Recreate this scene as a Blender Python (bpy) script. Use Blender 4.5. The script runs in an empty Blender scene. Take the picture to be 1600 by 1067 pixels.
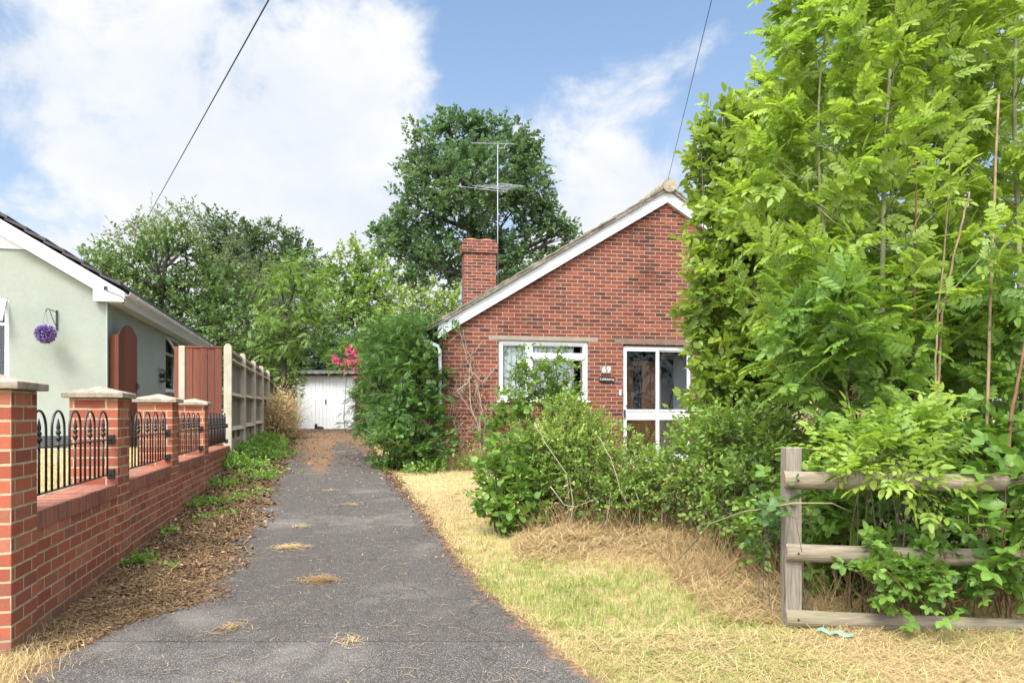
import bpy, math, random
import numpy as np
from mathutils import Vector, Matrix, noise as mnoise
R = math.radians
random.seed(7)
rng = np.random.default_rng(11)
scene = bpy.context.scene
col = scene.collection

# ------------------------------------------------------------------ camera
FPX, HORIZON, EYE = 1140.0, 648.0, 1.38
cd = bpy.data.cameras.new('camera')
cam = bpy.data.objects.new('camera', cd); col.objects.link(cam)
cam.location = (0, 0, EYE); cam.rotation_euler = (R(90), 0, 0)
cd.sensor_width = 36.0; cd.lens = 36.0 * FPX / 1600.0
cd.shift_y = (HORIZON - 533.5) / 1600.0
cd.clip_start = 0.05; cd.clip_end = 3000
scene.camera = cam

# ------------------------------------------------------------------ exposure, sun, sky
scene.view_settings.view_transform = 'Standard'
scene.view_settings.look = 'None'
scene.view_settings.exposure = 1.38
scene.view_settings.gamma = 1.0
SUN_EL, SUN_AZ = 52.0, 205.0        # azimuth clockwise from +Y: behind the camera
az = R(SUN_AZ); el = R(SUN_EL)
sun_dir = Vector((math.sin(az) * math.cos(el), math.cos(az) * math.cos(el), math.sin(el)))
sl = bpy.data.lights.new('sun', 'SUN'); sl.energy = 2.3; sl.angle = R(22); sl.color = (1.0, 0.95, 0.87)
so = bpy.data.objects.new('sun', sl); col.objects.link(so)
so.rotation_euler = sun_dir.to_track_quat('Z', 'Y').to_euler(); so.location = (0, -20, 40)

def nd(nt, typ, **kw):
    n = nt.nodes.new(typ)
    for k, v in kw.items():
        if k.startswith('i_'):
            n.inputs[k[2:].replace('_', ' ')].default_value = v
        else:
            setattr(n, k, v)
    return n
def lk(nt, a, b): nt.links.new(a, b)
def mth(nt, op, a, b=None, c=None, clamp=False):
    n = nt.nodes.new('ShaderNodeMath'); n.operation = op; n.use_clamp = clamp
    for i, v in enumerate((a, b, c)):
        if v is None: continue
        if isinstance(v, (int, float)): n.inputs[i].default_value = v
        else: nt.links.new(v, n.inputs[i])
    return n.outputs[0]
def vmth(nt, op, a, b=None):
    n = nt.nodes.new('ShaderNodeVectorMath'); n.operation = op
    for i, v in enumerate((a, b)):
        if v is None: continue
        if isinstance(v, tuple): n.inputs[i].default_value = v
        else: nt.links.new(v, n.inputs[i])
    return n
def mixc(nt, fac, a, b, blend='MIX'):
    n = nt.nodes.new('ShaderNodeMix'); n.data_type = 'RGBA'; n.blend_type = blend
    for k, v in ((0, fac), (6, a), (7, b)):
        if isinstance(v, (int, float)): n.inputs[k].default_value = v
        elif isinstance(v, tuple): n.inputs[k].default_value = (*v[:3], 1)
        else: nt.links.new(v, n.inputs[k])
    return n.outputs[2]
def ramp(nt, fac, stops, interp='LINEAR'):
    n = nt.nodes.new('ShaderNodeValToRGB'); cr = n.color_ramp; cr.interpolation = interp
    while len(cr.elements) < len(stops): cr.elements.new(0.5)
    for e, (p, c) in zip(cr.elements, stops):
        e.position = p; e.color = (*c[:3], 1) if isinstance(c, tuple) else (c, c, c, 1)
    nt.links.new(fac, n.inputs[0]); return n.outputs[0]
def mrange(nt, v, a, b, lo=0.0, hi=1.0, smooth=True):
    n = nt.nodes.new('ShaderNodeMapRange'); n.interpolation_type = 'SMOOTHSTEP' if smooth else 'LINEAR'
    n.inputs[1].default_value = a; n.inputs[2].default_value = b; n.inputs[3].default_value = lo; n.inputs[4].default_value = hi
    nt.links.new(v, n.inputs[0]); return n.outputs[0]

world = bpy.data.worlds.new('World'); scene.world = world; world.use_nodes = True
wt = world.node_tree; wt.nodes.clear()
wo = nd(wt, 'ShaderNodeOutputWorld'); bg = nd(wt, 'ShaderNodeBackground'); lk(wt, bg.outputs[0], wo.inputs[0])
SKY_S = 0.085
bg.inputs[1].default_value = SKY_S
sky = nd(wt, 'ShaderNodeTexSky', sky_type='NISHITA', sun_disc=False, sun_elevation=el, sun_rotation=az,
         air_density=1.0, dust_density=0.6, ozone_density=2.0)
tcw = nd(wt, 'ShaderNodeTexCoord')
D = tcw.outputs['Generated']
sep = nd(wt, 'ShaderNodeSeparateXYZ'); lk(wt, D, sep.inputs[0])
den = mth(wt, 'ADD', mth(wt, 'MAXIMUM', sep.outputs[2], 0.0), 0.22)
cmb = nd(wt, 'ShaderNodeCombineXYZ')
lk(wt, mth(wt, 'DIVIDE', sep.outputs[0], den), cmb.inputs[0]); lk(wt, mth(wt, 'DIVIDE', sep.outputs[1], den), cmb.inputs[1])
n1 = nd(wt, 'ShaderNodeTexNoise', i_Scale=2.0, i_Detail=9.0, i_Roughness=0.55, i_Distortion=0.25); lk(wt, cmb.outputs[0], n1.inputs['Vector'])
n2 = nd(wt, 'ShaderNodeTexNoise', i_Scale=1.1, i_Detail=6.0, i_Roughness=0.5); lk(wt, cmb.outputs[0], n2.inputs['Vector'])
def skydir(px, py): return Vector((px - 800, FPX, HORIZON - py)).normalized()
# cloud banks: direction, angular radius, weight (negative = clear patch of blue)
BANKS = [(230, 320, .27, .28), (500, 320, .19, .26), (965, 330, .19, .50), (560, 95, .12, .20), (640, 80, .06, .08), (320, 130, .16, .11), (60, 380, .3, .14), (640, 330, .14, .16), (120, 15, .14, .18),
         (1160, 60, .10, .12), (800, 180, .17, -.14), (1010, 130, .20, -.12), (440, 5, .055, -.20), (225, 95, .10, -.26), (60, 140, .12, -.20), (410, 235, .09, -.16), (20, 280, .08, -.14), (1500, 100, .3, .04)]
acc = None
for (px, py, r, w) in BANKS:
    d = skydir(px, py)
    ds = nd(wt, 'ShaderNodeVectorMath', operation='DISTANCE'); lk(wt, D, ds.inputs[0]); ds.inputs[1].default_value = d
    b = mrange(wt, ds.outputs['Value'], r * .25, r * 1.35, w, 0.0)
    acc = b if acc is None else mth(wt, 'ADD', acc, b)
n3 = nd(wt, 'ShaderNodeTexNoise', i_Scale=6.5, i_Detail=8.0, i_Roughness=0.6, i_Distortion=0.3); lk(wt, D, n3.inputs['Vector'])
nz = mth(wt, 'ADD', mth(wt, 'MULTIPLY', n1.outputs[0], 1.1), mth(wt, 'MULTIPLY', n3.outputs[0], 1.2))
dens = mth(wt, 'ADD', mth(wt, 'SUBTRACT', nz, 0.70), acc)
low = mrange(wt, sep.outputs[2], 0.0, 0.24, 0.20, 0.0)
dens = mth(wt, 'ADD', dens, low)
sd = nd(wt, 'ShaderNodeVectorMath', operation='DOT_PRODUCT'); lk(wt, D, sd.inputs[0]); sd.inputs[1].default_value = sun_dir
dens = mth(wt, 'ADD', dens, mrange(wt, sd.outputs['Value'], 0.3, 0.7, 0.0, 0.5))   # unseen cloud behind the camera, added to soften the light
cover = mrange(wt, dens, 0.46, 0.80)
ctone = mrange(wt, mth(wt, 'ADD', mth(wt, 'MULTIPLY', n2.outputs[0], 0.9), mth(wt, 'MULTIPLY', n3.outputs[0], 0.5)), 0.45, 0.95)
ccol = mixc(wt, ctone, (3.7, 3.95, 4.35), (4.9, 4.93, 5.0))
fill_glow = mrange(wt, sd.outputs['Value'], 0.1, 0.95, 1.0, 4.5)       # off-view cloud on the sun side boosted as added fill light
gl = vmth(wt, 'SCALE', ccol); lk(wt, fill_glow, gl.inputs['Scale'])
skc = mixc(wt, 0.35, sky.outputs[0], (1.15, 2.15, 3.7))
skc = mixc(wt, mrange(wt, sep.outputs[2], 0.0, 0.70, 0.62, 0.0), skc, (3.0, 3.65, 4.6))
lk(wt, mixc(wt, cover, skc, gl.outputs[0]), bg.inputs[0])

# ------------------------------------------------------------------ helpers: placing, naming
def at(px, py, Y):
    return Vector(((px - 800) / FPX * Y, Y, EYE + (HORIZON - py) / FPX * Y))
def tag(o, label=None, cat=None, group=None, kind=None):
    if label: o['label'] = label
    if cat: o['category'] = cat
    if group: o['group'] = group
    if kind: o['kind'] = kind
    return o
def thing(name, label, cat, loc=(0, 0, 0), rz=0.0, group=None):
    o = bpy.data.objects.new(name, None); col.objects.link(o)
    o.empty_display_size = 0.1
    o.location = loc; o.rotation_euler = (0, 0, rz)
    return tag(o, label, cat, group)
PROF = [(-40, -.1), (0, 0), (4, .11), (8, .25), (12, .39), (14, .45), (17, .55), (22, .70), (27, .83), (40, 1.0), (90, 1.3), (600, 2)]
PX = np.array([p[0] for p in PROF], float); PZ = np.array([p[1] for p in PROF], float)
TAN = 0.262; WD = math.atan(TAN); WC, WS = math.cos(WD), math.sin(WD)
W0 = (-2.656, 4.1)                     # near corner of the garden wall on the drive side
def wall_local(x, y):
    dx, dy = x - W0[0], y - W0[1]
    return dx * WC + dy * WS, -dx * WS + dy * WC
def gzv(x, y):
    x = np.asarray(x, float); y = np.asarray(y, float)
    z = np.interp(y, PX, PZ)
    lx, ly = wall_local(x, y)
    bank = np.clip(1 - lx / 0.95, 0, 1) * np.clip((ly - 5.0) / 3.5, 0, 1) * np.clip((lx + 6) / 3, 0, 1)
    z = z + 0.17 * bank ** 1.4
    # a low ridge of raked hay in front of the shrubs
    z = z + 0.06 * np.exp(-((y - (6.55 + .25 * np.sin(x * 1.7))) / .38) ** 2) * np.clip((x - .1) / .5, 0, 1) * np.clip((3.2 - x) / .6, 0, 1)
    z = z + (.07 * (vn(x, y, 3.1, 4.4) - .5) + .05 * (vn(x, y, 7.3, 1.4) - .5)) * np.exp(-((y - 6.5) / .55) ** 2) * np.clip((x - .1) / .5, 0, 1) * np.clip((3.2 - x) / .6, 0, 1)
    return z
def gz(x, y): return float(gzv(x, y))
def vn(x, y, s=1.0, o=0.0):
    """cheap value noise 0..1 on arrays"""
    x = np.asarray(x) * s + o; y = np.asarray(y) * s + o * 1.7
    xi = np.floor(x); yi = np.floor(y); fx = x - xi; fy = y - yi
    fx = fx * fx * (3 - 2 * fx); fy = fy * fy * (3 - 2 * fy)
    h = lambda a, b: np.modf(np.abs(np.sin(a * 127.1 + b * 311.7) * 43758.5453))[0]
    return (h(xi, yi) * (1 - fx) + h(xi + 1, yi) * fx) * (1 - fy) + (h(xi, yi + 1) * (1 - fx) + h(xi + 1, yi + 1) * fx) * fy

# ------------------------------------------------------------------ helpers: meshes
class MB:
    def __init__(s): s.v = []; s.f = []; s.m = []
    def add(s, vs, fs, m=0):
        o = len(s.v); s.v += [tuple(v) for v in vs]
        s.f += [tuple(i + o for i in f) for f in fs]; s.m += [m] * len(fs); return s
    def box(s, x0, x1, y0, y1, z0, z1, m=0, mat=None):
        vs = [(x0, y0, z0), (x1, y0, z0), (x1, y1, z0), (x0, y1, z0), (x0, y0, z1), (x1, y0, z1), (x1, y1, z1), (x0, y1, z1)]
        if mat is not None: vs = [tuple(mat @ Vector(v)) for v in vs]
        return s.add(vs, [(0, 3, 2, 1), (4, 5, 6, 7), (0, 1, 5, 4), (1, 2, 6, 5), (2, 3, 7, 6), (3, 0, 4, 7)], m)
    def prism(s, poly, y0, y1, m=0):
        """polygon in x,z (counter-clockwise seen from -y) extruded along y"""
        n = len(poly)
        vs = [(x, y0, z) for x, z in poly] + [(x, y1, z) for x, z in poly]
        fs = [tuple(range(n)), tuple(range(2 * n - 1, n - 1, -1))]
        fs += [(i + n, (i + 1) % n + n, (i + 1) % n, i) for i in range(n)]
        return s.add(vs, fs, m)
    def tube(s, pts, r, n=6, m=0, caps=True):
        pts = [Vector(p) for p in pts]; rs = r if isinstance(r, (list, tuple)) else [r] * len(pts)
        vs = []; ref = None
        for i, p in enumerate(pts):
            t = (pts[min(i + 1, len(pts) - 1)] - pts[max(i - 1, 0)]).normalized()
            if ref is None: ref = Vector((0, 0, 1)) if abs(t.z) < .9 else Vector((1, 0, 0))
            a = t.cross(ref).normalized(); b = t.cross(a).normalized(); ref = -b if False else ref
            for k in range(n):
                th = 2 * math.pi * k / n
                vs.append(p + a * (math.cos(th) * rs[i]) + b * (math.sin(th) * rs[i]))
        fs = []
        for i in range(len(pts) - 1):
            for k in range(n):
                k2 = (k + 1) % n
                fs.append((i * n + k, i * n + k2, (i + 1) * n + k2, (i + 1) * n + k))
        if caps:
            fs.append(tuple(range(n - 1, -1, -1))); fs.append(tuple((len(pts) - 1) * n + k for k in range(n)))
        return s.add(vs, fs, m)
    def lathe(s, prof, c=(0, 0, 0), n=16, m=0):
        vs = []
        for r, z in prof:
            for k in range(n):
                th = 2 * math.pi * k / n
                vs.append((c[0] + r * math.cos(th), c[1] + r * math.sin(th), c[2] + z))
        fs = []
        for i in range(len(prof) - 1):
            for k in range(n):
                k2 = (k + 1) % n
                fs.append((i * n + k, i * n + k2, (i + 1) * n + k2, (i + 1) * n + k))
        fs.append(tuple(range(n - 1, -1, -1))); fs.append(tuple((len(prof) - 1) * n + k for k in range(n)))
        return s.add(vs, fs, m)
    def build(s, name, mats, parent=None, bevel=0, smooth=False, uvoff=0.0):
        me = bpy.data.meshes.new(name)
        me.from_pydata(s.v, [], s.f); me.update()
        if not isinstance(mats, (list, tuple)): mats = [mats]
        for m in mats: me.materials.append(m)
        me.polygons.foreach_set('material_index', s.m)
        uv = me.uv_layers.new(name='UVMap')
        for p in me.polygons:
            nx, ny, nz = abs(p.normal.x), abs(p.normal.y), abs(p.normal.z)
            for li in p.loop_indices:
                v = me.vertices[me.loops[li].vertex_index].co
                if nz > .8: uv.data[li].uv = (v.x + uvoff, v.y)
                elif nx > ny: uv.data[li].uv = (v.y + .1125 + uvoff, v.z)
                else: uv.data[li].uv = (v.x + uvoff, v.z)
        if smooth: me.polygons.foreach_set('use_smooth', [True] * len(me.polygons))
        o = bpy.data.objects.new(name, me); col.objects.link(o)
        if parent: o.parent = parent
        if bevel:
            b = o.modifiers.new('bevel', 'BEVEL'); b.width = bevel; b.segments = 2; b.limit_method = 'ANGLE'; b.angle_limit = R(40)
        return o

class QB:
    """a big bag of quads, built with arrays (leaves, blades, twigs)"""
    def __init__(s): s.V = []; s.Q = []; s.A = []; s.M = []; s.n = 0
    def add(s, V, Q, A, m=0):
        V = np.asarray(V, np.float32).reshape(-1, 3); Q = np.asarray(Q, np.int64).reshape(-1, 4)
        s.V.append(V); s.Q.append(Q + s.n); s.A.append(np.broadcast_to(np.asarray(A, np.float32), (len(V),)))
        s.M.append(np.full(len(Q), m, np.int32)); s.n += len(V)
    def build(s, name, mats, parent=None, smooth=False):
        V = np.concatenate(s.V); Q = np.concatenate(s.Q); A = np.concatenate(s.A); M = np.concatenate(s.M)
        if parent is not None:
            inv = np.array(parent.matrix_basis.inverted(), np.float32); V = V @ inv[:3, :3].T + inv[:3, 3]
        me = bpy.data.meshes.new(name)
        me.vertices.add(len(V)); me.vertices.foreach_set('co', V.astype(np.float32).ravel())
        me.loops.add(len(Q) * 4); me.loops.foreach_set('vertex_index', Q.astype(np.int32).ravel())
        me.polygons.add(len(Q)); me.polygons.foreach_set('loop_start', np.arange(0, len(Q) * 4, 4, dtype=np.int32))
        me.polygons.foreach_set('material_index', M)
        at_ = me.attributes.new('rnd', 'FLOAT', 'POINT'); at_.data.foreach_set('value', A.astype(np.float32))
        if not isinstance(mats, (list, tuple)): mats = [mats]
        for m in mats: me.materials.append(m)
        me.update(calc_edges=True)
        if smooth: me.polygons.foreach_set('use_smooth', np.ones(len(Q), bool))
        o = bpy.data.objects.new(name, me); col.objects.link(o)
        if parent is not None: o.parent = parent
        return o
    # -- arrays of leaf templates
    def leaves(s, tmpl, P, Dr, N, S, A, m=0):
        tv, tq = tmpl; P = np.asarray(P); n = len(P)
        X = nrm(Dr); Z = nrm(N - X * np.sum(N * X, 1, keepdims=True)); Y = np.cross(Z, X)
        S = np.broadcast_to(np.asarray(S, float), (n,))[:, None, None]
        V = P[:, None, :] + S * (tv[None, :, 0:1] * X[:, None] + tv[None, :, 1:2] * Y[:, None] + tv[None, :, 2:3] * Z[:, None])
        Q = tq[None] + (np.arange(n) * len(tv))[:, None, None]
        A = np.repeat(np.broadcast_to(np.asarray(A, float), (n,)), len(tv))
        s.add(V, Q, A, m)
    def sticks(s, P0, P1, r0, r1, m=0, A=0.5):
        """straight three-sided twigs from P0 to P1"""
        P0 = np.asarray(P0, float); P1 = np.asarray(P1, float); n = len(P0)
        t = nrm(P1 - P0); ref = np.where(np.abs(t[:, 2:3]) < .9, np.array([[0, 0, 1.]]), np.array([[1., 0, 0]]))
        a = nrm(np.cross(t, ref)); b = np.cross(t, a)
        V = np.zeros((n, 6, 3))
        r0 = np.broadcast_to(np.asarray(r0, float), (n,))[:, None]; r1 = np.broadcast_to(np.asarray(r1, float), (n,))[:, None]
        for k in range(3):
            th = 2 * math.pi * k / 3; o = a * math.cos(th) + b * math.sin(th)
            V[:, k] = P0 + o * r0; V[:, 3 + k] = P1 + o * r1
        q = np.array([[0, 1, 4, 3], [1, 2, 5, 4], [2, 0, 3, 5]])
        s.add(V, q[None] + (np.arange(n) * 6)[:, None, None], A, m)
def nrm(v): return v / np.maximum(np.linalg.norm(v, axis=-1, keepdims=True), 1e-9)
def rdir(n):
    v = rng.normal(size=(n, 3)); return nrm(v)

def _leaf(w, fold=.08, curl=-.12):
    v = np.array([(0, 0, 0), (.32, w, fold), (.74, w * .8, fold * .6 + curl * .4), (1, 0, curl), (.74, -w * .8, fold * .6 + curl * .4), (.32, -w, fold), (.5, 0, 0.0)], float)
    q = np.array([(0, 6, 1, 1), (6, 3, 2, 1), (0, 5, 6, 6), (6, 5, 4, 3)])
    v2 = np.array([v[0], v[1], v[2], v[3], v[4], v[5]]); q2 = np.array([(0, 3, 2, 1), (0, 5, 4, 3)])
    return v2, q2
L_OVATE = _leaf(.30); L_LANCE = _leaf(.19); L_ROUND = _leaf(.42); L_BOX = _leaf(.26, .12, 0)
L_QUAD = (np.array([(0, 0, 0), (.5, .36, .05), (1, 0, -.08), (.5, -.36, .05)], float), np.array([(0, 3, 2, 1)]))
def compound(pairs, lfl, w, droop, term=True, start=.28):
    V = []; Q = []; n = 0
    lv, lq = _leaf(w)
    def put(o, ang, size, tilt):
        nonlocal n
        c, s_ = math.cos(ang), math.sin(ang)
        for x, y, z in lv:
            x, y, z = x * size, y * size, z * size
            V.append((o[0] + x * c - y * s_, o[1] + x * s_ + y * c, o[2] + z + tilt * x))
        for q in lq: Q.append([i + n for i in q])
        n += len(lv)
    for i in range(pairs):
        x = start + (1 - start) * i / pairs; z = -droop * x * x
        for sg in (1, -1): put((x, 0, z), sg * R(58), lfl * (1 - .25 * abs(i - pairs * .45) / pairs), -.18)
    if term: put((.97, 0, -droop * .94), 0, lfl * 1.05, -.35)
    # the rachis
    V += [(0, .008, 0), (0, -.008, 0), (.5, -.007, -droop * .25), (.5, .007, -droop * .25), (1, -.004, -droop), (1, .004, -droop)]
    Q += [[n, n + 1, n + 2, n + 3], [n + 3, n + 2, n + 4, n + 5]]
    return np.array(V, float), np.array(Q)
L_ASH = compound(4, .42, .25, .16)
L_WIST = compound(6, .30, .17, .35)
L_ROSE = compound(2, .42, .27, .12, start=.45)
def trifol(s=.62):
    V = []; Q = []; n = 0; lv, lq = _leaf(.34)
    for ang, o in ((0, (.42, 0)), (R(75), (.36, 0)), (R(-75), (.36, 0))):
        c, s_ = math.cos(ang), math.sin(ang)
        for x, y, z in lv:
            x, y, z = x * s, y * s, z * s
            V.append((o[0] + x * c - y * s_, o[1] + x * s_ + y * c, z - .1 * x))
        for q in lq: Q.append([i + n for i in q])
        n += len(lv)
    V += [(0, .01, 0), (0, -.01, 0), (.42, -.01, 0), (.42, .01, 0)]; Q += [[n, n + 1, n + 2, n + 3]]
    return np.array(V, float), np.array(Q)
L_TRI = trifol()

# ------------------------------------------------------------------ materials
def newmat(name):
    m = bpy.data.materials.new(name); m.use_nodes = True
    nt = m.node_tree; b = nt.nodes['Principled BSDF']; return m, nt, b
def uvn(nt): return nd(nt, 'ShaderNodeTexCoord').outputs['UV']
def obn(nt): return nd(nt, 'ShaderNodeTexCoord').outputs['Object']
def geo(nt): return nd(nt, 'ShaderNodeNewGeometry').outputs['Position']
def noi(nt, vec, scale, detail=4, rough=.55, dist=0.0):
    n = nd(nt, 'ShaderNodeTexNoise', i_Scale=scale, i_Detail=float(detail), i_Roughness=rough, i_Distortion=dist); lk(nt, vec, n.inputs['Vector']); return n.outputs[0]
def scaled(nt, vec, s):
    n = nd(nt, 'ShaderNodeMapping'); n.inputs['Scale'].default_value = s; lk(nt, vec, n.inputs['Vector']); return n.outputs[0]
def bump(nt, b, h, strength=.4, dist=.01):
    n = nd(nt, 'ShaderNodeBump', i_Strength=strength, i_Distance=dist); lk(nt, h, n.inputs['Height']); lk(nt, n.outputs[0], b.inputs['Normal'])
def plain(name, c, rough=.5, var=.08, metal=0.0, scale=3.0, bmp=0.0, spec=.5):
    m, nt, b = newmat(name)
    p = geo(nt); n = noi(nt, p, scale, 6, .6); n2 = noi(nt, p, scale * 14, 3)
    f = mth(nt, 'ADD', mth(nt, 'MULTIPLY', n, .7), mth(nt, 'MULTIPLY', n2, .3))
    lo = tuple(max(0, x * (1 - var * 1.6)) for x in c); hi = tuple(min(1, x * (1 + var)) for x in c)
    lk(nt, ramp(nt, f, [(.3, lo), (.7, hi)]), b.inputs['Base Color'])
    b.inputs['Roughness'].default_value = rough; b.inputs['Metallic'].default_value = metal; b.inputs['Specular IOR Level'].default_value = spec
    if bmp: bump(nt, b, n2, bmp, .01)
    return m
def brick(name, tones, mortar, bw=.225, rh=.075, mort=.010, dirt=(.25, .2, .17), dirtamt=.35, bmp=.5, wob=.004, damp=None):
    m, nt, b = newmat(name)
    uv = uvn(nt)
    w = nd(nt, 'ShaderNodeTexNoise', i_Scale=9.0, i_Detail=3.0); lk(nt, uv, w.inputs['Vector'])
    wv = vmth(nt, 'SCALE', vmth(nt, 'SUBTRACT', w.outputs['Color'], (.5, .5, .5)).outputs[0]); wv.inputs['Scale'].default_value = wob * 2.2
    vec = vmth(nt, 'ADD', uv, wv.outputs[0]).outputs[0]
    bt = nd(nt, 'ShaderNodeTexBrick', offset=.5, offset_frequency=2)
    for k, v in (('Color1', (0, 0, 0, 1)), ('Color2', (1, 1, 1, 1)), ('Mortar', (.5, .5, .5, 1)), ('Scale', 1.0), ('Mortar Size', mort / 2), ('Mortar Smooth', .25), ('Bias', 0.0), ('Brick Width', bw), ('Row Height', rh)):
        bt.inputs[k].default_value = v
    lk(nt, vec, bt.inputs['Vector'])
    base = ramp(nt, bt.outputs['Color'], [(i / (len(tones) - 1), t) for i, t in enumerate(tones)])
    fine = noi(nt, uv, 60, 5, .7); mid = noi(nt, uv, 11, 5, .65); big = noi(nt, uv, .9, 5, .6)
    base = mixc(nt, mrange(nt, mid, .42, .72, 0, .55), base, tuple(x * .55 for x in tones[len(tones) // 2]))
    base = mixc(nt, mrange(nt, fine, .35, .7, .25, 0), base, (1, .85, .75), 'MULTIPLY')
    base = mixc(nt, mrange(nt, fine, .55, .8, 0, .25), base, mortar)
    mcol = mixc(nt, mrange(nt, mid, .35, .65), tuple(x * .72 for x in mortar), mortar)
    c = mixc(nt, bt.outputs['Fac'], base, mcol)
    c = mixc(nt, mrange(nt, big, .48, .72, 0, dirtamt), c, dirt, 'MULTIPLY')
    if damp is not None:
        sz = nd(nt, 'ShaderNodeSeparateXYZ'); lk(nt, uv, sz.inputs[0])
        dm = mth(nt, 'ADD', mrange(nt, sz.outputs[1], damp[0], damp[1], 1.0, 0.0), mth(nt, 'MULTIPLY', mth(nt, 'SUBTRACT', mid, .5), 1.6))
        c = mixc(nt, mrange(nt, dm, .35, .95, 0, .55), c, (.11, .10, .065))
        c = mixc(nt, mrange(nt, noi(nt, uv, 4.5, 6, .7), .6, .78, 0, .35), c, (.52, .42, .36))
    lk(nt, c, b.inputs['Base Color']); b.inputs['Roughness'].default_value = .88; b.inputs['Specular IOR Level'].default_value = .25
    h = mth(nt, 'ADD', mth(nt, 'MULTIPLY', mth(nt, 'SUBTRACT', 1.0, bt.outputs['Fac']), 1.0), mth(nt, 'MULTIPLY', fine, .35))
    bump(nt, b, h, bmp, .008)
    return m
def wood(name, c1, c2, rough=.75, grain=(14, 14, 1.1), bmp=.35, green=None, plank=None):
    m, nt, b = newmat(name)
    ob = obn(nt); v = scaled(nt, ob, grain)
    n = noi(nt, v, 3.0, 6, .65, .6); f = noi(nt, scaled(nt, ob, tuple(g * 6 for g in grain)), 2.0, 3, .6)
    c = ramp(nt, mth(nt, 'ADD', mth(nt, 'MULTIPLY', n, .75), mth(nt, 'MULTIPLY', f, .25)), [(.3, c1), (.68, c2)])
    if plank:
        at_ = nd(nt, 'ShaderNodeTexWhiteNoise', noise_dimensions='1D')
        sp = nd(nt, 'ShaderNodeSeparateXYZ'); lk(nt, ob, sp.inputs[0])
        lk(nt, mth(nt, 'FLOOR', mth(nt, 'DIVIDE', sp.outputs[plank[0]], plank[1])), at_.inputs['W'])
        c = mixc(nt, .5, c, ramp(nt, at_.outputs[0], [(0, tuple(x * .75 for x in c1)), (1, tuple(min(1, x * 1.15) for x in c2))]))
    if green:
        c = mixc(nt, mrange(nt, noi(nt, geo(nt), 2.3, 5), .45, .75, 0, .5), c, green)
    lk(nt, c, b.inputs['Base Color']); b.inputs['Roughness'].default_value = rough; b.inputs['Specular IOR Level'].default_value = .3
    bump(nt, b, mth(nt, 'ADD', n, mth(nt, 'MULTIPLY', f, .4)), bmp, .006)
    return m
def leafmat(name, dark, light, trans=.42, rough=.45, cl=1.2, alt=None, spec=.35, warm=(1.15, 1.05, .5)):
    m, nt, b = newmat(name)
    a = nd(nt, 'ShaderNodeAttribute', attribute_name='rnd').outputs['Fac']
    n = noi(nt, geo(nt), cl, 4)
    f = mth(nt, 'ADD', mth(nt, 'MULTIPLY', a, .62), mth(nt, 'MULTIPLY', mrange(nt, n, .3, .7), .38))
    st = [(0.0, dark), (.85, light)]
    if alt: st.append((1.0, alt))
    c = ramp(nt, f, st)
    c = mixc(nt, mrange(nt, noi(nt, geo(nt), 45, 2), .3, .7, 0, .25), c, tuple(x * .6 for x in dark))
    lk(nt, c, b.inputs['Base Color']); b.inputs['Roughness'].default_value = rough; b.inputs['Specular IOR Level'].default_value = spec
    t = nd(nt, 'ShaderNodeBsdfTranslucent'); lk(nt, mixc(nt, 1.0, c, warm, 'MULTIPLY'), t.inputs[0])
    mx = nd(nt, 'ShaderNodeMixShader'); mx.inputs[0].default_value = trans
    lk(nt, b.outputs[0], mx.inputs[1]); lk(nt, t.outputs[0], mx.inputs[2]); lk(nt, mx.outputs[0], nt.nodes['Material Output'].inputs[0])
    return m
def attrmat(name, stops, rough=.85, trans=0.0):
    m, nt, b = newmat(name)
    a = nd(nt, 'ShaderNodeAttribute', attribute_name='rnd').outputs['Fac']
    c = ramp(nt, a, stops); lk(nt, c, b.inputs['Base Color']); b.inputs['Roughness'].default_value = rough; b.inputs['Specular IOR Level'].default_value = .25
    if trans:
        t = nd(nt, 'ShaderNodeBsdfTranslucent'); lk(nt, c, t.inputs[0]); mx = nd(nt, 'ShaderNodeMixShader'); mx.inputs[0].default_value = trans
        lk(nt, b.outputs[0], mx.inputs[1]); lk(nt, t.outputs[0], mx.inputs[2]); lk(nt, mx.outputs[0], nt.nodes['Material Output'].inputs[0])
    return m
def glassmat(name, tint=(.92, .95, .95)):
    m, nt, b = newmat(name); nt.nodes.remove(b)
    t = nd(nt, 'ShaderNodeBsdfTransparent'); t.inputs[0].default_value = (*tint, 1)
    g = nd(nt, 'ShaderNodeBsdfGlossy'); g.inputs['Roughness'].default_value = .01
    f = nd(nt, 'ShaderNodeFresnel', i_IOR=1.5); mx = nd(nt, 'ShaderNodeMixShader')
    lk(nt, mth(nt, 'MULTIPLY', f.outputs[0], .75, clamp=True), mx.inputs[0]); lk(nt, t.outputs[0], mx.inputs[1]); lk(nt, g.outputs[0], mx.inputs[2])
    lk(nt, mx.outputs[0], nt.nodes['Material Output'].inputs[0]); return m

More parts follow.
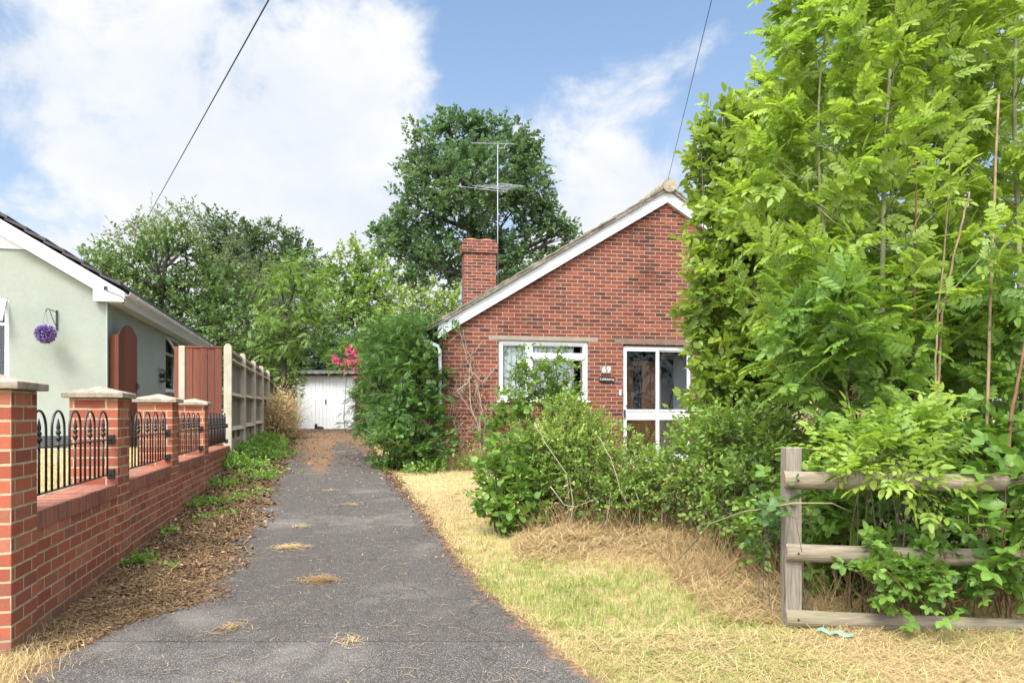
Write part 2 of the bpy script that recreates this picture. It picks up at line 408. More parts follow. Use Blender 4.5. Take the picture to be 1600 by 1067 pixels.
M = {}
M['brick_house'] = brick('red_brown_brick', [(.055, .024, .020), (.12, .034, .022), (.165, .045, .026), (.23, .072, .040), (.08, .034, .028), (.145, .046, .030), (.19, .055, .03)], (.37, .28, .225), mort=.0125, dirtamt=.6)
M['brick_wall'] = brick('red_orange_brick', [(.20, .054, .034), (.35, .098, .052), (.26, .064, .038), (.40, .15, .085), (.21, .072, .050), (.31, .082, .045)], (.42, .34, .22), mort=.014, bw=.225, dirtamt=.2, damp=(.05, .5))
M['coping'] = brick('stained_brick_on_edge', [(.20, .085, .06), (.30, .11, .07), (.26, .10, .07), (.22, .10, .08)], (.30, .22, .16), bw=.075, rh=.3, mort=.008, bmp=.5, dirt=(.45, .40, .36), dirtamt=.7)
M['render'] = plain('sage_render', (.25, .282, .245), .9, .09, scale=1.2, bmp=.08)
M['plinth'] = plain('dark_plinth', (.05, .05, .05), .8, .1)
M['white'] = plain('white_gloss_paint', (.62, .63, .65), .35, .05)
M['upvc'] = plain('white_upvc', (.60, .615, .64), .3, .03)
M['oldwhite'] = plain('weathered_white_paint', (.54, .57, .61), .5, .09, scale=2.0)
M['garagewhite'] = plain('garage_white_paint', (.80, .82, .85), .5, .05, scale=2.0)
M['slab'] = plain('coping_stone', (.30, .25, .19), .9, .45, scale=9, bmp=.4)
M['lintel'] = plain('concrete_lintel', (.25, .215, .17), .9, .15, scale=6, bmp=.2)
M['concrete'] = plain('pale_concrete', (.37, .335, .26), .9, .2, scale=5, bmp=.2)
M['iron'] = plain('black_iron', (.012, .012, .014), .4, .1)
M['black'] = plain('black_plastic', (.012, .012, .012), .4, .1)
M['tile'] = plain('lichened_tile', (.20, .175, .14), .95, .55, scale=7, bmp=.6)
M['slate'] = plain('dark_slate_tile', (.055, .052, .058), .85, .35, scale=6, bmp=.4)
M['lead'] = plain('lead_flashing', (.22, .24, .27), .6, .2)
M['alu'] = plain('aluminium', (.26, .27, .29), .5, .08, metal=.4)
M['redwood'] = wood('red_brown_stained_board', (.065, .022, .014), (.19, .060, .034), bmp=.6, plank=(0, .11))
M['fenceboard'] = wood('weathered_board', (.14, .12, .10), (.34, .295, .24), plank=(1, .1), green=(.12, .13, .08))
M['fencerail'] = wood('pale_weathered_rail', (.30, .26, .175), (.50, .44, .31), grain=(6, 1, 6), green=(.30, .31, .2))
M['rail'] = wood('grey_round_rail', (.09, .07, .05), (.28, .235, .175), grain=(1.2, 14, 14), bmp=.7, green=(.17, .165, .085))
M['post'] = wood('grey_post', (.085, .07, .055), (.27, .235, .19), grain=(14, 14, 1.0), bmp=.7)
M['door_brown'] = wood('brown_door_board', (.22, .085, .035), (.38, .16, .065), rough=.4)
M['bark'] = plain('grey_brown_bark', (.11, .09, .07), .95, .4, scale=6, bmp=.6)
M['oakbark'] = plain('dark_bark', (.05, .045, .04), .95, .4, scale=4, bmp=.6)
M['greenbark'] = plain('smooth_green_bark', (.19, .20, .10), .8, .3, scale=9)
M['cane'] = plain('dry_cane', (.24, .17, .10), .85, .35, scale=10)
M['redcane'] = plain('red_brown_cane', (.16, .075, .045), .8, .3, scale=10)
M['drytwig'] = plain('dry_vine', (.30, .25, .20), .9, .3, scale=10)
M['terracotta'] = plain('terracotta', (.42, .13, .07), .85, .15, scale=8)
M['glass'] = glassmat('window_glass')
M['darkglass'] = glassmat('smoked_glass', (.22, .28, .31))
M['plaster'] = plain('room_plaster', (.30, .29, .27), .9, .05)
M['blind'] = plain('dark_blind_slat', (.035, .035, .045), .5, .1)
def _lace():
    m, nt, b = newmat('lace_net')
    uv = uvn(nt)
    vo = nd(nt, 'ShaderNodeTexVoronoi', i_Scale=13.0); lk(nt, uv, vo.inputs['Vector'])
    n = noi(nt, uv, 30, 4); pat = mth(nt, 'ADD', vo.outputs['Distance'], mth(nt, 'MULTIPLY', n, .5))
    lk(nt, ramp(nt, pat, [(.70, (.90, .91, .90)), (1.0, (.60, .62, .64))]), b.inputs['Base Color']); b.inputs['Roughness'].default_value = .95
    tr = nd(nt, 'ShaderNodeBsdfTransparent'); mx = nd(nt, 'ShaderNodeMixShader')
    lk(nt, mrange(nt, pat, .80, 1.1, .0, .45), mx.inputs[0]); lk(nt, b.outputs[0], mx.inputs[1]); lk(nt, tr.outputs[0], mx.inputs[2])
    lk(nt, mx.outputs[0], nt.nodes['Material Output'].inputs[0]); return m
M['lace'] = _lace()
M['ash'] = leafmat('ash_leaf', (.12, .225, .035), (.40, .53, .105), .54, alt=(.42, .54, .16), warm=(1.02, 1.08, .5))
M['ashdeep'] = leafmat('ash_leaf_deep', (.10, .20, .04), (.24, .40, .08), .48)
M['laurel'] = leafmat('broad_glossy_leaf', (.09, .19, .035), (.33, .46, .09), .46, rough=.38, alt=(.44, .50, .13))
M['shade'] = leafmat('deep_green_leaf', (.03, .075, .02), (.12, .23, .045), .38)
M['bramble'] = leafmat('bramble_leaf', (.045, .12, .022), (.20, .35, .06), .42)
M['boxleaf'] = leafmat('small_privet_leaf', (.058, .125, .026), (.25, .39, .07), .42, alt=(.44, .48, .16))
M['hazel'] = leafmat('round_hazel_leaf', (.05, .125, .022), (.20, .34, .06), .42)
M['hedge'] = leafmat('wisteria_leaf', (.030, .080, .022), (.125, .24, .055), .38)
M['oakleaf'] = leafmat('oak_leaf', (.05, .112, .056), (.14, .24, .115), .42, cl=.25)
M['mapleleaf'] = leafmat('field_maple_leaf', (.045, .10, .034), (.165, .27, .085), .38, cl=.4)
M['gumleaf'] = leafmat('grey_green_leaf', (.09, .14, .07), (.24, .31, .16), .32, cl=.4, alt=(.34, .25, .16))
M['darkleaf'] = leafmat('dark_wood_leaf', (.04, .085, .04), (.11, .175, .075), .32, cl=.35)
M['feather'] = leafmat('feathery_leaf', (.09, .18, .04), (.24, .38, .09), .40, cl=.4)
M['weed'] = leafmat('weed_leaf', (.09, .2, .03), (.24, .40, .07), .40)
M['dead'] = attrmat('dead_leaf', [(0, (.12, .06, .03)), (.5, (.30, .19, .10)), (1, (.50, .38, .22))], .9, .2)
M['flower'] = attrmat('pink_petal', [(0, (.50, .05, .16)), (.6, (.70, .12, .26)), (1, (.80, .28, .38))], .7, .3)
M['whiteflower'] = attrmat('cream_petal', [(0, (.30, .22, .13)), (.4, (.42, .34, .22)), (1, (.70, .66, .56))], .8, .2)
M['purple'] = attrmat('purple_tuft', [(0, (.10, .07, .22)), (1, (.33, .25, .52))], .8)
STRAW = [(0, (.26, .16, .075)), (.22, (.50, .36, .18)), (.45, (.55, .43, .24)), (.58, (.52, .46, .19)), (.75, (.38, .41, .12)), (1, (.17, .26, .055))]
M['straw'] = attrmat('lawn_blade', STRAW, .8, .3)
M['litter'] = attrmat('leaf_litter', [(0, (.055, .032, .020)), (.4, (.13, .075, .042)), (.75, (.27, .16, .09)), (1, (.50, .36, .20))], .95)
# ------------------------------------------------------------------ setting: ground, pavement, driveway, raised garden
def grid(name, xs, ys, zf, mats, kind='structure', attr=None):
    X, Y = np.meshgrid(xs, ys); Z = zf(X, Y); n, m_ = X.shape
    V = np.stack([X, Y, Z], -1).reshape(-1, 3); I = np.arange(n * m_).reshape(n, m_)
    Q = np.stack([I[:-1, :-1], I[:-1, 1:], I[1:, 1:], I[1:, :-1]], -1).reshape(-1, 4)
    q = QB(); q.add(V, Q, 0.0 if attr is None else attr(X, Y).ravel())
    o = q.build(name, mats, smooth=True); return tag(o, kind=kind)
def _soil():
    m, nt, b = newmat('dry_ground')
    p = geo(nt); n = noi(nt, p, .9, 6, .6); n2 = noi(nt, p, 22, 5, .7); n3 = noi(nt, p, 3.5, 5)
    c = ramp(nt, mth(nt, 'ADD', mth(nt, 'MULTIPLY', n, .45), mth(nt, 'MULTIPLY', n2, .55)), [(.28, (.13, .085, .045)), (.45, (.30, .22, .11)), (.62, (.46, .36, .19)), (.8, (.52, .43, .24))])
    c = mixc(nt, mrange(nt, n3, .5, .7, 0, .5), c, (.20, .23, .07))
    va = nd(nt, 'ShaderNodeAttribute', attribute_name='rnd').outputs['Fac']
    c = mixc(nt, mth(nt, 'MULTIPLY', va, .9), c, ramp(nt, n2, [(.3, (.035, .024, .016)), (.7, (.14, .09, .055))]))
    lk(nt, c, b.inputs['Base Color']); b.inputs['Roughness'].default_value = 1; b.inputs['Specular IOR Level'].default_value = .1
    bump(nt, b, n2, .8, .03); return m
def _tarmac(name, base, dirt):
    m, nt, b = newmat(name)
    p = geo(nt); a = nd(nt, 'ShaderNodeAttribute', attribute_name='rnd').outputs['Fac']
    vo = nd(nt, 'ShaderNodeTexVoronoi', i_Scale=120.0); lk(nt, p, vo.inputs['Vector'])
    vs = nd(nt, 'ShaderNodeSeparateColor'); lk(nt, vo.outputs['Color'], vs.inputs[0])
    n = noi(nt, p, 260, 3, .7); big = noi(nt, p, .8, 6, .62, .4); mid = noi(nt, p, 5.5, 6, .7)
    stone = ramp(nt, vs.outputs[0], [(0, tuple(x * .45 for x in base)), (.55, base), (.85, tuple(x * 1.5 for x in base)), (1, tuple(min(1, x * 1.8) for x in base))])
    c = mixc(nt, mrange(nt, vo.outputs['Distance'], .25, .6), stone, tuple(x * .35 for x in base))
    c = mixc(nt, mrange(nt, big, .5, .72, 0, .45), c, tuple(x * 1.75 for x in base))
    c = mixc(nt, mrange(nt, big, .28, .42, .35, 0), c, tuple(x * .55 for x in base))
    c = mixc(nt, mrange(nt, mid, .62, .74, 0, .35), c, (.30, .28, .25))
    dm = mth(nt, 'ADD', a, mth(nt, 'MULTIPLY', mth(nt, 'SUBTRACT', mid, .5), 1.5))
    dcol = ramp(nt, noi(nt, p, 30, 5, .75), [(.3, dirt), (.5, (.17, .095, .05)), (.7, (.34, .22, .12))])
    c = mixc(nt, mrange(nt, dm, .26, .66, 0, .92), c, dcol)
    c = mixc(nt, mrange(nt, noi(nt, scaled(nt, p, (1.6, .35, 1)), 1.6, 6, .65), .56, .68, 0, .55), c, tuple(x * .5 for x in base))
    # hairline cracks
    v2 = nd(nt, 'ShaderNodeTexVoronoi', feature='DISTANCE_TO_EDGE', i_Scale=.55); 
    w = nd(nt, 'ShaderNodeTexNoise', i_Scale=2.2, i_Detail=6.0); lk(nt, p, w.inputs['Vector'])
    lk(nt, vmth(nt, 'ADD', p, w.outputs['Color']).outputs[0], v2.inputs['Vector'])
    c = mixc(nt, mrange(nt, v2.outputs['Distance'], .0, .009, .75, 0), c, tuple(x * .25 for x in base))
    lk(nt, c, b.inputs['Base Color']); b.inputs['Roughness'].default_value = .9; b.inputs['Specular IOR Level'].default_value = .3
    bump(nt, b, mth(nt, 'SUBTRACT', mth(nt, 'MULTIPLY', n, .5), mth(nt, 'MULTIPLY', vo.outputs['Distance'], 1.0)), .8, .008); return m
M['soil'] = _soil()
M['tarmac'] = _tarmac('worn_tarmac', (.134, .119, .107), (.065, .035, .02))
M['paving'] = _tarmac('pavement_tarmac', (.148, .133, .121), (.065, .035, .02))

xs = np.concatenate([np.linspace(-600, -30, 20), np.arange(-28, -9, 1.0), np.arange(-9, 10, .15), np.arange(10, 30, 1.0), np.linspace(32, 600, 20)])
ys = np.concatenate([np.linspace(-300, -12, 10), np.arange(-10, 2.5, .8), np.arange(2.5, 30, .15), np.arange(30, 60, 1.5), np.linspace(62, 700, 24)])
def verge_mask(X, Y):
    lx, ly = wall_local(X, Y); return np.clip((1.5 - lx) / .5, 0, 1) * np.clip((ly + .35) / .3, 0, 1) * np.clip((lx + 3) / 1, 0, 1)
grid('ground', xs, ys, gzv, M['soil'], attr=verge_mask)

EDGE_R = [(-6, 3.2), (2.0, 1.5), (3.54, .39), (4.64, -.03), (6.1, -.46), (8.2, -.98), (10.0, -1.48), (13.8, -2.42), (18, -3.45), (24, -5.0), (27.4, -5.75)]
EDGE_L = [(-6, -1.0), (2.0, -1.75), (3.5, -2.35), (4.3, -2.32), (4.9, -2.12), (6.2, -2.40), (8.4, -2.95), (11, -3.62), (15.3, -4.75), (20, -5.95), (24, -7.0), (27.4, -8.3)]
er = lambda y: np.interp(y, [e[0] for e in EDGE_R], [e[1] for e in EDGE_R]) + .07 * (vn(np.asarray(y) * 0 + 3.3, y, 2.3) - .5) + .05 * (vn(np.asarray(y) * 0 + 9.1, y, 7) - .5)
elf = lambda y: np.interp(y, [e[0] for e in EDGE_L], [e[1] for e in EDGE_L]) + .16 * (vn(np.asarray(y) * 0 + 5.3, y, 1.9) - .5) + .08 * (vn(np.asarray(y) * 0 + 2.1, y, 6) - .5)
def strip(name, y0, y1, dz, m):
    yy = np.linspace(y0, y1, int((y1 - y0) / .12) + 2); u = np.linspace(0, 1, 26)
    Y = np.repeat(yy[:, None], 26, 1); X = elf(yy)[:, None] * (1 - u) + er(yy)[:, None] * u
    Z = gzv(X, Y) + dz
    dl = (X - elf(yy)[:, None]); dr = (er(yy)[:, None] - X)
    far = np.clip((Y - 11) / 14, 0, 1)
    A = .62 * np.exp(-dl / (.12 + .5 * far)) + .7 * np.exp(-dr / (.11 + .4 * far)) + .48 * far
    A += .62 * np.exp(-((X - (elf(yy)[:, None] * .62 + er(yy)[:, None] * .38)) / .28) ** 2) * np.clip((Y - 9) / 5, 0, 1)
    V = np.stack([X, Y, Z], -1).reshape(-1, 3); I = np.arange(V.shape[0]).reshape(len(yy), 26)
    Q = np.stack([I[:-1, :-1], I[:-1, 1:], I[1:, 1:], I[1:, :-1]], -1).reshape(-1, 4)
    q = QB(); q.add(V, Q, A.ravel()); return tag(q.build(name, m, smooth=True), kind='structure')
strip('driveway', 4.02, 27.42, .022, M['tarmac'])
strip('pavement', -6, 4.02, .020, M['paving'])

GZ = .82                                 # the neighbour's raised garden
def wl(lx, ly, z=0.0): return Vector((W0[0] + lx * WC - ly * WS, W0[1] + lx * WS + ly * WC, z))
mb = MB()
for (a, b_) in ((0, 9.0),):
    c = [wl(-.16, -.2), wl(-.16, 30), wl(-14, 30), wl(-14, -.2)]
    vs = [(p.x, p.y, GZ) for p in c] + [(p.x, p.y, -.3) for p in c]
    mb.add(vs, [(0, 1, 2, 3), (0, 4, 5, 1), (1, 5, 6, 2), (2, 6, 7, 3), (3, 7, 4, 0)])
tag(mb.build('raised_garden_ground', M['soil']), kind='structure')

# ------------------------------------------------------------------ brick garden wall with piers
gw = thing('garden_wall', 'low red brick wall with four capped piers and dark soldier coping beside the drive', 'brick wall', (W0[0], W0[1], 0), WD)
PIERS = [(-.37, -.03), (1.59, 1.93), (3.68, 4.02), (5.84, 6.18)]
PIERS = [(a * 1.034, b_ * 1.034) for a, b_ in PIERS]
WTOP = .84; PTOP = 1.51; WEND = 8.93
for i, (a, b_) in enumerate(PIERS):
    m = MB(); m.box(-.34, 0, a, b_, -.35, PTOP)
    p = m.build('pier', M['brick_wall'], gw, bevel=.004, uvoff=i * .31)
    m = MB(); ov = .045; x0, x1, y0, y1 = -.34 - ov, ov, a - ov, b_ + ov; z0, z1 = PTOP + .002, PTOP + .042
    cx, cy = (x0 + x1) / 2, (y0 + y1) / 2
    m.add([(x0, y0, z0), (x1, y0, z0), (x1, y1, z0), (x0, y1, z0), (x0, y0, z1), (x1, y0, z1), (x1, y1, z1), (x0, y1, z1), (cx, cy, z1 + .055)],
          [(0, 3, 2, 1), (0, 1, 5, 4), (1, 2, 6, 5), (2, 3, 7, 6), (3, 0, 4, 7), (4, 5, 8), (5, 6, 8), (6, 7, 8), (7, 4, 8)])
    m.build('pier_cap', M['slab'], p, bevel=.006)
spans = [(PIERS[0][1], PIERS[1][0]), (PIERS[1][1], PIERS[2][0]), (PIERS[2][1], PIERS[3][0]), (PIERS[3][1], WEND)]
for i, (a, b_) in enumerate(spans):
    m = MB(); m.box(-.28, -.012, a, b_, -.35, WTOP - .105)
    p = m.build('wall_section', M['brick_wall'], gw, uvoff=i * .17)
    m = MB(); n = int((b_ - a) / .076); st = (b_ - a) / n
    for k in range(n):
        j = random.uniform(-.003, .003)
        m.box(-.282 + j, -.006 + j, a + k * st + .004, a + (k + 1) * st - .004, WTOP - .105, WTOP + random.uniform(-.003, .002))
    m.box(-.275, -.014, a, b_, WTOP - .104, WTOP - .006)
    m.build('coping', M['coping'], p, bevel=0)

# ------------------------------------------------------------------ hoop-topped railings
def railing(ly0, ly1, hoops, label):
    o = wl(-.055, ly0); t = thing('railing_panel', label, 'railing', (o.x, o.y, WTOP + .045), WD, 'black hoop topped railings along the brick wall')
    L = ly1 - ly0; pitch = (L - .06) / hoops; hw = pitch * .35; r = .0075
    proto = None
    for k in range(hoops):
        c = .03 + pitch * (k + .5)
        if proto is None:
            hp = MB(); hp.tube([(0, -hw, .03)] + [(0, -hw * math.cos(th), .405 + .115 * math.sin(th)) for th in np.linspace(0, math.pi, 13)] + [(0, hw, .03)], r, 6)
            br = MB(); br.tube([(0, 0, .03), (0, 0, .33)], r, 6)
            fin = MB(); fin.lathe([(.006, .33), (.012, .335), (.019, .350), (.012, .362), (.008, .37), (.015, .378), (.015, .392), (.008, .40), (.013, .412), (.011, .43), (.004, .465), (.001, .475)], (0, 0, 0), 8)
            h_ = hp.build('hoop', M['iron'], t, smooth=True); b_ = br.build('bar', M['iron'], t, smooth=True); f_ = fin.build('finial', M['iron'], b_, smooth=True); proto = (h_, b_, f_)
        else:
            h_, b_, f_ = (o_.copy() for o_ in proto)
            for o_ in (h_, b_, f_): col.objects.link(o_)
            f_.parent = b_
        h_.location = (0, c, 0); b_.location = (0, c, 0)
    m = MB(); m.box(-.014, .014, 0, L, .300, .308); m.build('mid_rail', M['iron'], t)
    m = MB(); m.box(-.014, .014, 0, L, .030, .038); m.build('bottom_rail', M['iron'], t)
    for y in (0.012, L - .012):
        for z in (.27, .005):
            m = MB(); m.box(-.02, .035, y - .012, y + .012, z, z + .07); m.lathe([(.006, 0), (.006, .003)], (.03, y, z + .07), 6)
            m.build('bracket', M['black'], t, bevel=.004)
LR = ['black hoop topped railing between the nearest brick pier and the second', 'black hoop topped railing between the second and third brick piers',
      'black hoop topped railing between the third brick pier and the farthest', 'black hoop topped railing between the farthest brick pier and the concrete fence post']
for i, (a, b_) in enumerate(spans):
    railing(a, min(b_, 8.80), 5 if i < 3 else 7, LR[i])

# ------------------------------------------------------------------ closeboard fence beyond the wall
FY0 = 8.95
o = wl(0, FY0); fz = .62
fence = thing('boarded_fence', 'tall weathered board fence with pale concrete posts and rails beside the drive', 'fence', (o.x, o.y, 0), WD)
PY = [0, 2.44, 4.88, 7.32, 9.76, 12.2]
def sl_(y): return .012 * y
for k, y in enumerate(PY):
    z = sl_(y); m = MB()
    m.add([(-.11, y, .1 + z), (.02, y, .1 + z), (.02, y + .11, .1 + z), (-.11, y + .11, .1 + z)] + [(-.11, y, 2.57 + z), (.02, y, 2.57 + z), (.02, y + .11, 2.57 + z), (-.11, y + .11, 2.57 + z)]
          + [(-.075, y, 2.62 + z), (-.015, y, 2.62 + z), (-.015, y + .11, 2.62 + z), (-.075, y + .11, 2.62 + z)],
          [(0, 3, 2, 1), (0, 1, 5, 4), (1, 2, 6, 5), (2, 3, 7, 6), (3, 0, 4, 7), (4, 5, 9, 8), (5, 6, 10, 9), (6, 7, 11, 10), (7, 4, 8, 11), (8, 9, 10, 11)])
    m.build('fence_post', M['concrete'], fence, bevel=.006)
for k in range(5):
    y0, y1 = PY[k] + .11, PY[k + 1]; z = sl_(PY[k] + 1)
    m = MB(); n = 24; st = (y1 - y0) / n
    for j in range(n):
        j0 = y0 + j * st; m.box(-.086 - (j % 2) * .008, -.072 - (j % 2) * .008, j0, j0 + st - .004, .92 + z + random.uniform(-.01, .01), 2.50 + z + random.uniform(-.006, .006))
    b_ = m.build('fence_boards', M['fenceboard'], fence)
    for zz, h, d in ((2.51, .05, .06), (2.33, .09, .075), (1.70, .09, .075), (1.07, .09, .075)):
        m = MB()
        if h > .06: m.add([(-.07, y0, zz + z), (-.07, y0, zz + z + h), (-.07 + d, y0, zz + z + .02), (-.07, y1, zz + z), (-.07, y1, zz + z + h), (-.07 + d, y1, zz + z + .02)], [(0, 2, 1), (3, 4, 5), (0, 3, 5, 2), (2, 5, 4, 1), (1, 4, 3, 0)])
        else: m.box(-.10, -.04, y0, y1, zz + z, zz + z + h)
        m.build('fence_rail', M['fencerail'], fence)
    m = MB(); m.box(-.085, -.045, y0, y1, .62 + z - .3, .90 + z); m.build('gravel_board', M['concrete'], fence, bevel=.004)
    for yy in ((y0 * .62 + y1 * .38), (y0 * .2 + y1 * .8)):
        m = MB(); m.box(-.044, -.012, yy, yy + .09, .5 + z, 1.08 + z); m.build('fence_cleat', M['fenceboard'], fence)

# red side screen returning towards the neighbour's house
o = wl(-.14, FY0 + .03)
scr = thing('side_screen', 'red brown board screen with a concrete post facing the drive entrance', 'fence panel', (o.x, o.y, 0), WD * .25)
m = MB(); n = 5; st = .62 / n
for j in range(n):
    m.box(-.62 + j * st, -.62 + (j + 1) * st - .007, (j % 2) * .01, .02 + (j % 2) * .01, .80, 2.545)
m.build('board', M['redwood'], scr)
m = MB(); m.box(-.62, 0, -.012, .045, 2.547, 2.58); m.build('capping', M['redwood'], scr, bevel=.004)
m = MB(); m.box(-.735, -.625, -.03, .07, .5, 2.58); m.build('screen_post', M['concrete'], scr, bevel=.015)
m = MB(); m.box(-.81, -.738, -.01, .03, .80, 2.57); m.build('edge_board', M['redwood'], scr, bevel=.003)

# ------------------------------------------------------------------ neighbour's pale green bungalow
NX, NY = -6.674, 12.0
nb = thing('neighbour_bungalow', 'pale green rendered bungalow with white bargeboard and dark tiled roof', 'bungalow', (NX, NY, GZ), WD)
EZ = 3.33 - GZ                    # lower edge of the bargeboard at the corner
NS = .605; HW = 4.6; DEP = 10.5
apex = EZ + NS * HW
WX0, WX1, WZ0, WZ1 = -3.3, -1.40, 1.12, 2.42    # front window opening
def wall_with_hole(mb, x0, x1, z0, z1, holes, y0, y1):
    """rectangular wall in x,z of thickness y0..y1 with rectangular openings, butted pieces"""
    xs_ = sorted({x0, x1, *[h[0] for h in holes], *[h[1] for h in holes]})
    for a, b in zip(xs_, xs_[1:]):
        hs = sorted([h for h in holes if h[0] <= a + 1e-6 and h[1] >= b - 1e-6], key=lambda h: h[2]); z = z0
        for h in hs:
            if h[2] > z: mb.box(a, b, y0, y1, z, h[2])
            z = h[3]
        if z < z1: mb.box(a, b, y0, y1, z, z1)
m = MB(); wall_with_hole(m, -2 * HW, 0, .22, EZ, [(WX0, WX1, WZ0, WZ1)], 0, .2)
m.prism([(-2 * HW, EZ), (0, EZ), (0, EZ + .15), (-HW, apex + .15), (-2 * HW, EZ + .15)], 0, .2)
# side wall with its window opening
SWY0, SWY1, SWZ0, SWZ1 = 4.76, 5.98, 1.11, 2.36
for a, b_, c, d in ((.2, SWY0, .22, EZ), (SWY1, DEP, .22, EZ), (SWY0, SWY1, .22, SWZ0), (SWY0, SWY1, SWZ1, EZ)):
    m.box(-.2, 0, a, b_, c, d)
m.box(-2 * HW, -2 * HW + .2, .2, DEP, .22, EZ); m.box(-2 * HW + .2, -.2, DEP - .2, DEP, .22, EZ)
nw = m.build('wall', M['render'], nb)
m = MB(); m.box(-2 * HW - .0, .012, -.012, .19, -.1, .218); m.box(-.19, .012, .19, DEP, -.1, .218); m.build('plinth', M['plinth'], nb)
m = MB(); m.box(-5, .25, -.45, -.02, -.05, .02); m.build('path_edging', M['concrete'], nb)
zc = EZ + NS * 1.15
m = MB(); m.add([(-1.15, -.03, zc), (-2 * HW + 1.15, -.03, zc), (-HW, -.03, apex + .1), (-1.15, -.002, zc), (-2 * HW + 1.15, -.002, zc), (-HW, -.002, apex + .1)], [(0, 2, 1), (3, 4, 5), (0, 1, 4, 3), (1, 2, 5, 4), (2, 0, 3, 5)])
m.build('gable_cladding', M['upvc'], nb)
m = MB()
for sx in (0, 1):
    f = (lambda x: x) if not sx else (lambda x: -2 * HW - x)
    poly = [(f(.30), EZ - .1), (f(.30), EZ + .06), (f(-HW), apex + .245), (f(-HW), apex), (f(-.16), EZ + NS * .16), (f(-.16), EZ - .1)]
    if sx: poly = poly[::-1]
    m.prism([(x, z) for x, z in poly][::-1], -.13 - .001 * sx, -.035)
bg_ = m.build('bargeboard', M['upvc'], nb)
def roof_strips(parent, name, mat_, half, ez, slope, xc, dep, over, y0, n=18, thick=.03, rake=.012):
    m = MB()
    for sg in (1, -1):
        L = half + over; st = L / n
        for k in range(n):
            xa = half + over - k * st; xb = xa - st - .035
            za = ez - slope * (xa - half); zb = ez - slope * (xb - half)
            vs = []
            for y in (y0 + (k % 2) * .006, dep + .1):
                for x, z in ((xa, za + rake), (xb, zb - .006), (xb, zb - .006 + thick * .6), (xa, za + rake + thick)):
                    vs.append((xc + sg * x, y, z))
            m.add(vs, [(0, 1, 2, 3), (4, 7, 6, 5), (0, 4, 5, 1), (3, 2, 6, 7), (0, 3, 7, 4), (1, 5, 6, 2)] if sg < 0 else [(3, 2, 1, 0), (5, 6, 7, 4), (1, 5, 4, 0), (7, 6, 2, 3), (4, 7, 3, 0), (2, 6, 5, 1)])
    return m.build(name, mat_, parent)
rf = roof_strips(nb, 'roof', M['slate'], HW, EZ + .28, NS, -HW, DEP, .25, -.17, thick=.055, rake=.03)
m = MB(); m.tube([(-HW, -.18, apex + .30), (-HW, DEP + .1, apex + .30)], .11, 10); m.build('ridge_tiles', M['slate'], rf)
m = MB(); m.box(.002, .22, -.03, DEP, EZ - .105, EZ - .085); m.box(.20, .225, -.03, DEP, EZ - .084, EZ + .05); m.build('soffit', M['upvc'], nb)
m = MB()
gp = [(.06 * math.cos(t), -.07 * math.sin(t)) for t in np.linspace(0, math.pi, 9)]
pts = []
for (gx, gzz) in gp: pts.append((gx + .315, gzz + EZ + .075))
inner = [(x * .9 + .0315, z + .004) for x, z in pts][::-1]
m.prism(pts[::-1] + inner[::-1], -.06, DEP)
g = m.build('gutter', M['upvc'], nb)
for k in range(9):
    m = MB(); pts2 = [((x - .315) * 1.1 + .315, (z - EZ - .075) * 1.1 + EZ + .075) for x, z in pts]
    m.prism(pts2[::-1] + [(x, z) for x, z in pts], .5 + k * 1.1, .54 + k * 1.1); m.build('gutter_bracket', M['upvc'], g)
m = MB(); m.tube([(.03, -.14, EZ + .12), (.06, -.15, EZ + .06), (.17, -.15, EZ + .02), (.27, -.15, EZ - .02), (.31, -.14, EZ - .08), (.27, -.1, EZ - .13)], .008, 6); m.box(.0, .05, -.155, -.13, EZ + .08, EZ + .14); m.build('cable', M['black'], nb)
m = MB(); m.tube([(.012, -.012, 0), (.012, -.012, EZ - .1)], .011, 6); m.build('corner_bead', plain('corner_bead_grey', (.30, .36, .33), .7), nb)
# front window with blind
wf = MB(); fw = .07
for (a, b_, c, d) in ((WX0, WX0 + fw, WZ0, WZ1), (WX1 - fw, WX1, WZ0, WZ1), (WX0 + fw, WX1 - fw, WZ0, WZ0 + fw), (WX0 + fw, WX1 - fw, WZ1 - fw, WZ1), (WX0 + fw, WX1 - fw, 1.98, 2.03)):
    wf.box(a, b_, .02, .085, c, d)
win = wf.build('window', M['upvc'], nb, bevel=.004)
m = MB(); m.box(WX0 + fw, WX1 - fw, .05, .056, WZ0 + fw, 1.98); m.build('pane', M['glass'], win)
m = MB(); mt = Matrix.Translation((0, .02, WZ1 - .03)) @ Matrix.Rotation(R(-26), 4, 'X')
for (a, b_, c, d) in ((WX0 + .6, WX0 + .65, -.40, 0), (WX1 - .08, WX1 - .03, -.40, 0), (WX0 + .65, WX1 - .08, -.40, -.35), (WX0 + .65, WX1 - .08, -.05, 0)):
    m.box(a, b_, -.04, 0, c, d, mat=mt)
m.build('top_light', M['upvc'], win)
m = MB(); m.box(WX0 + .65, WX1 - .08, -.024, -.018, -.35, -.05, mat=mt); m.build('top_light_pane', M['glass'], win)
m = MB()
for k in range(26):
    z = WZ0 + .09 + k * .048; m.box(WX0 + fw, WX1 - fw, .10, .135, z, z + .028, mat=None)
m.build('blind', M['blind'], win)
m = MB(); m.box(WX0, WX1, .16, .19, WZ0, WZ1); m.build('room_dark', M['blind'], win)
m = MB(); m.box(WX0 - .04, WX1 + .04, -.05, .1, WZ0 - .03, WZ0 - .002); m.build('sill', M['upvc'], win, bevel=.004)
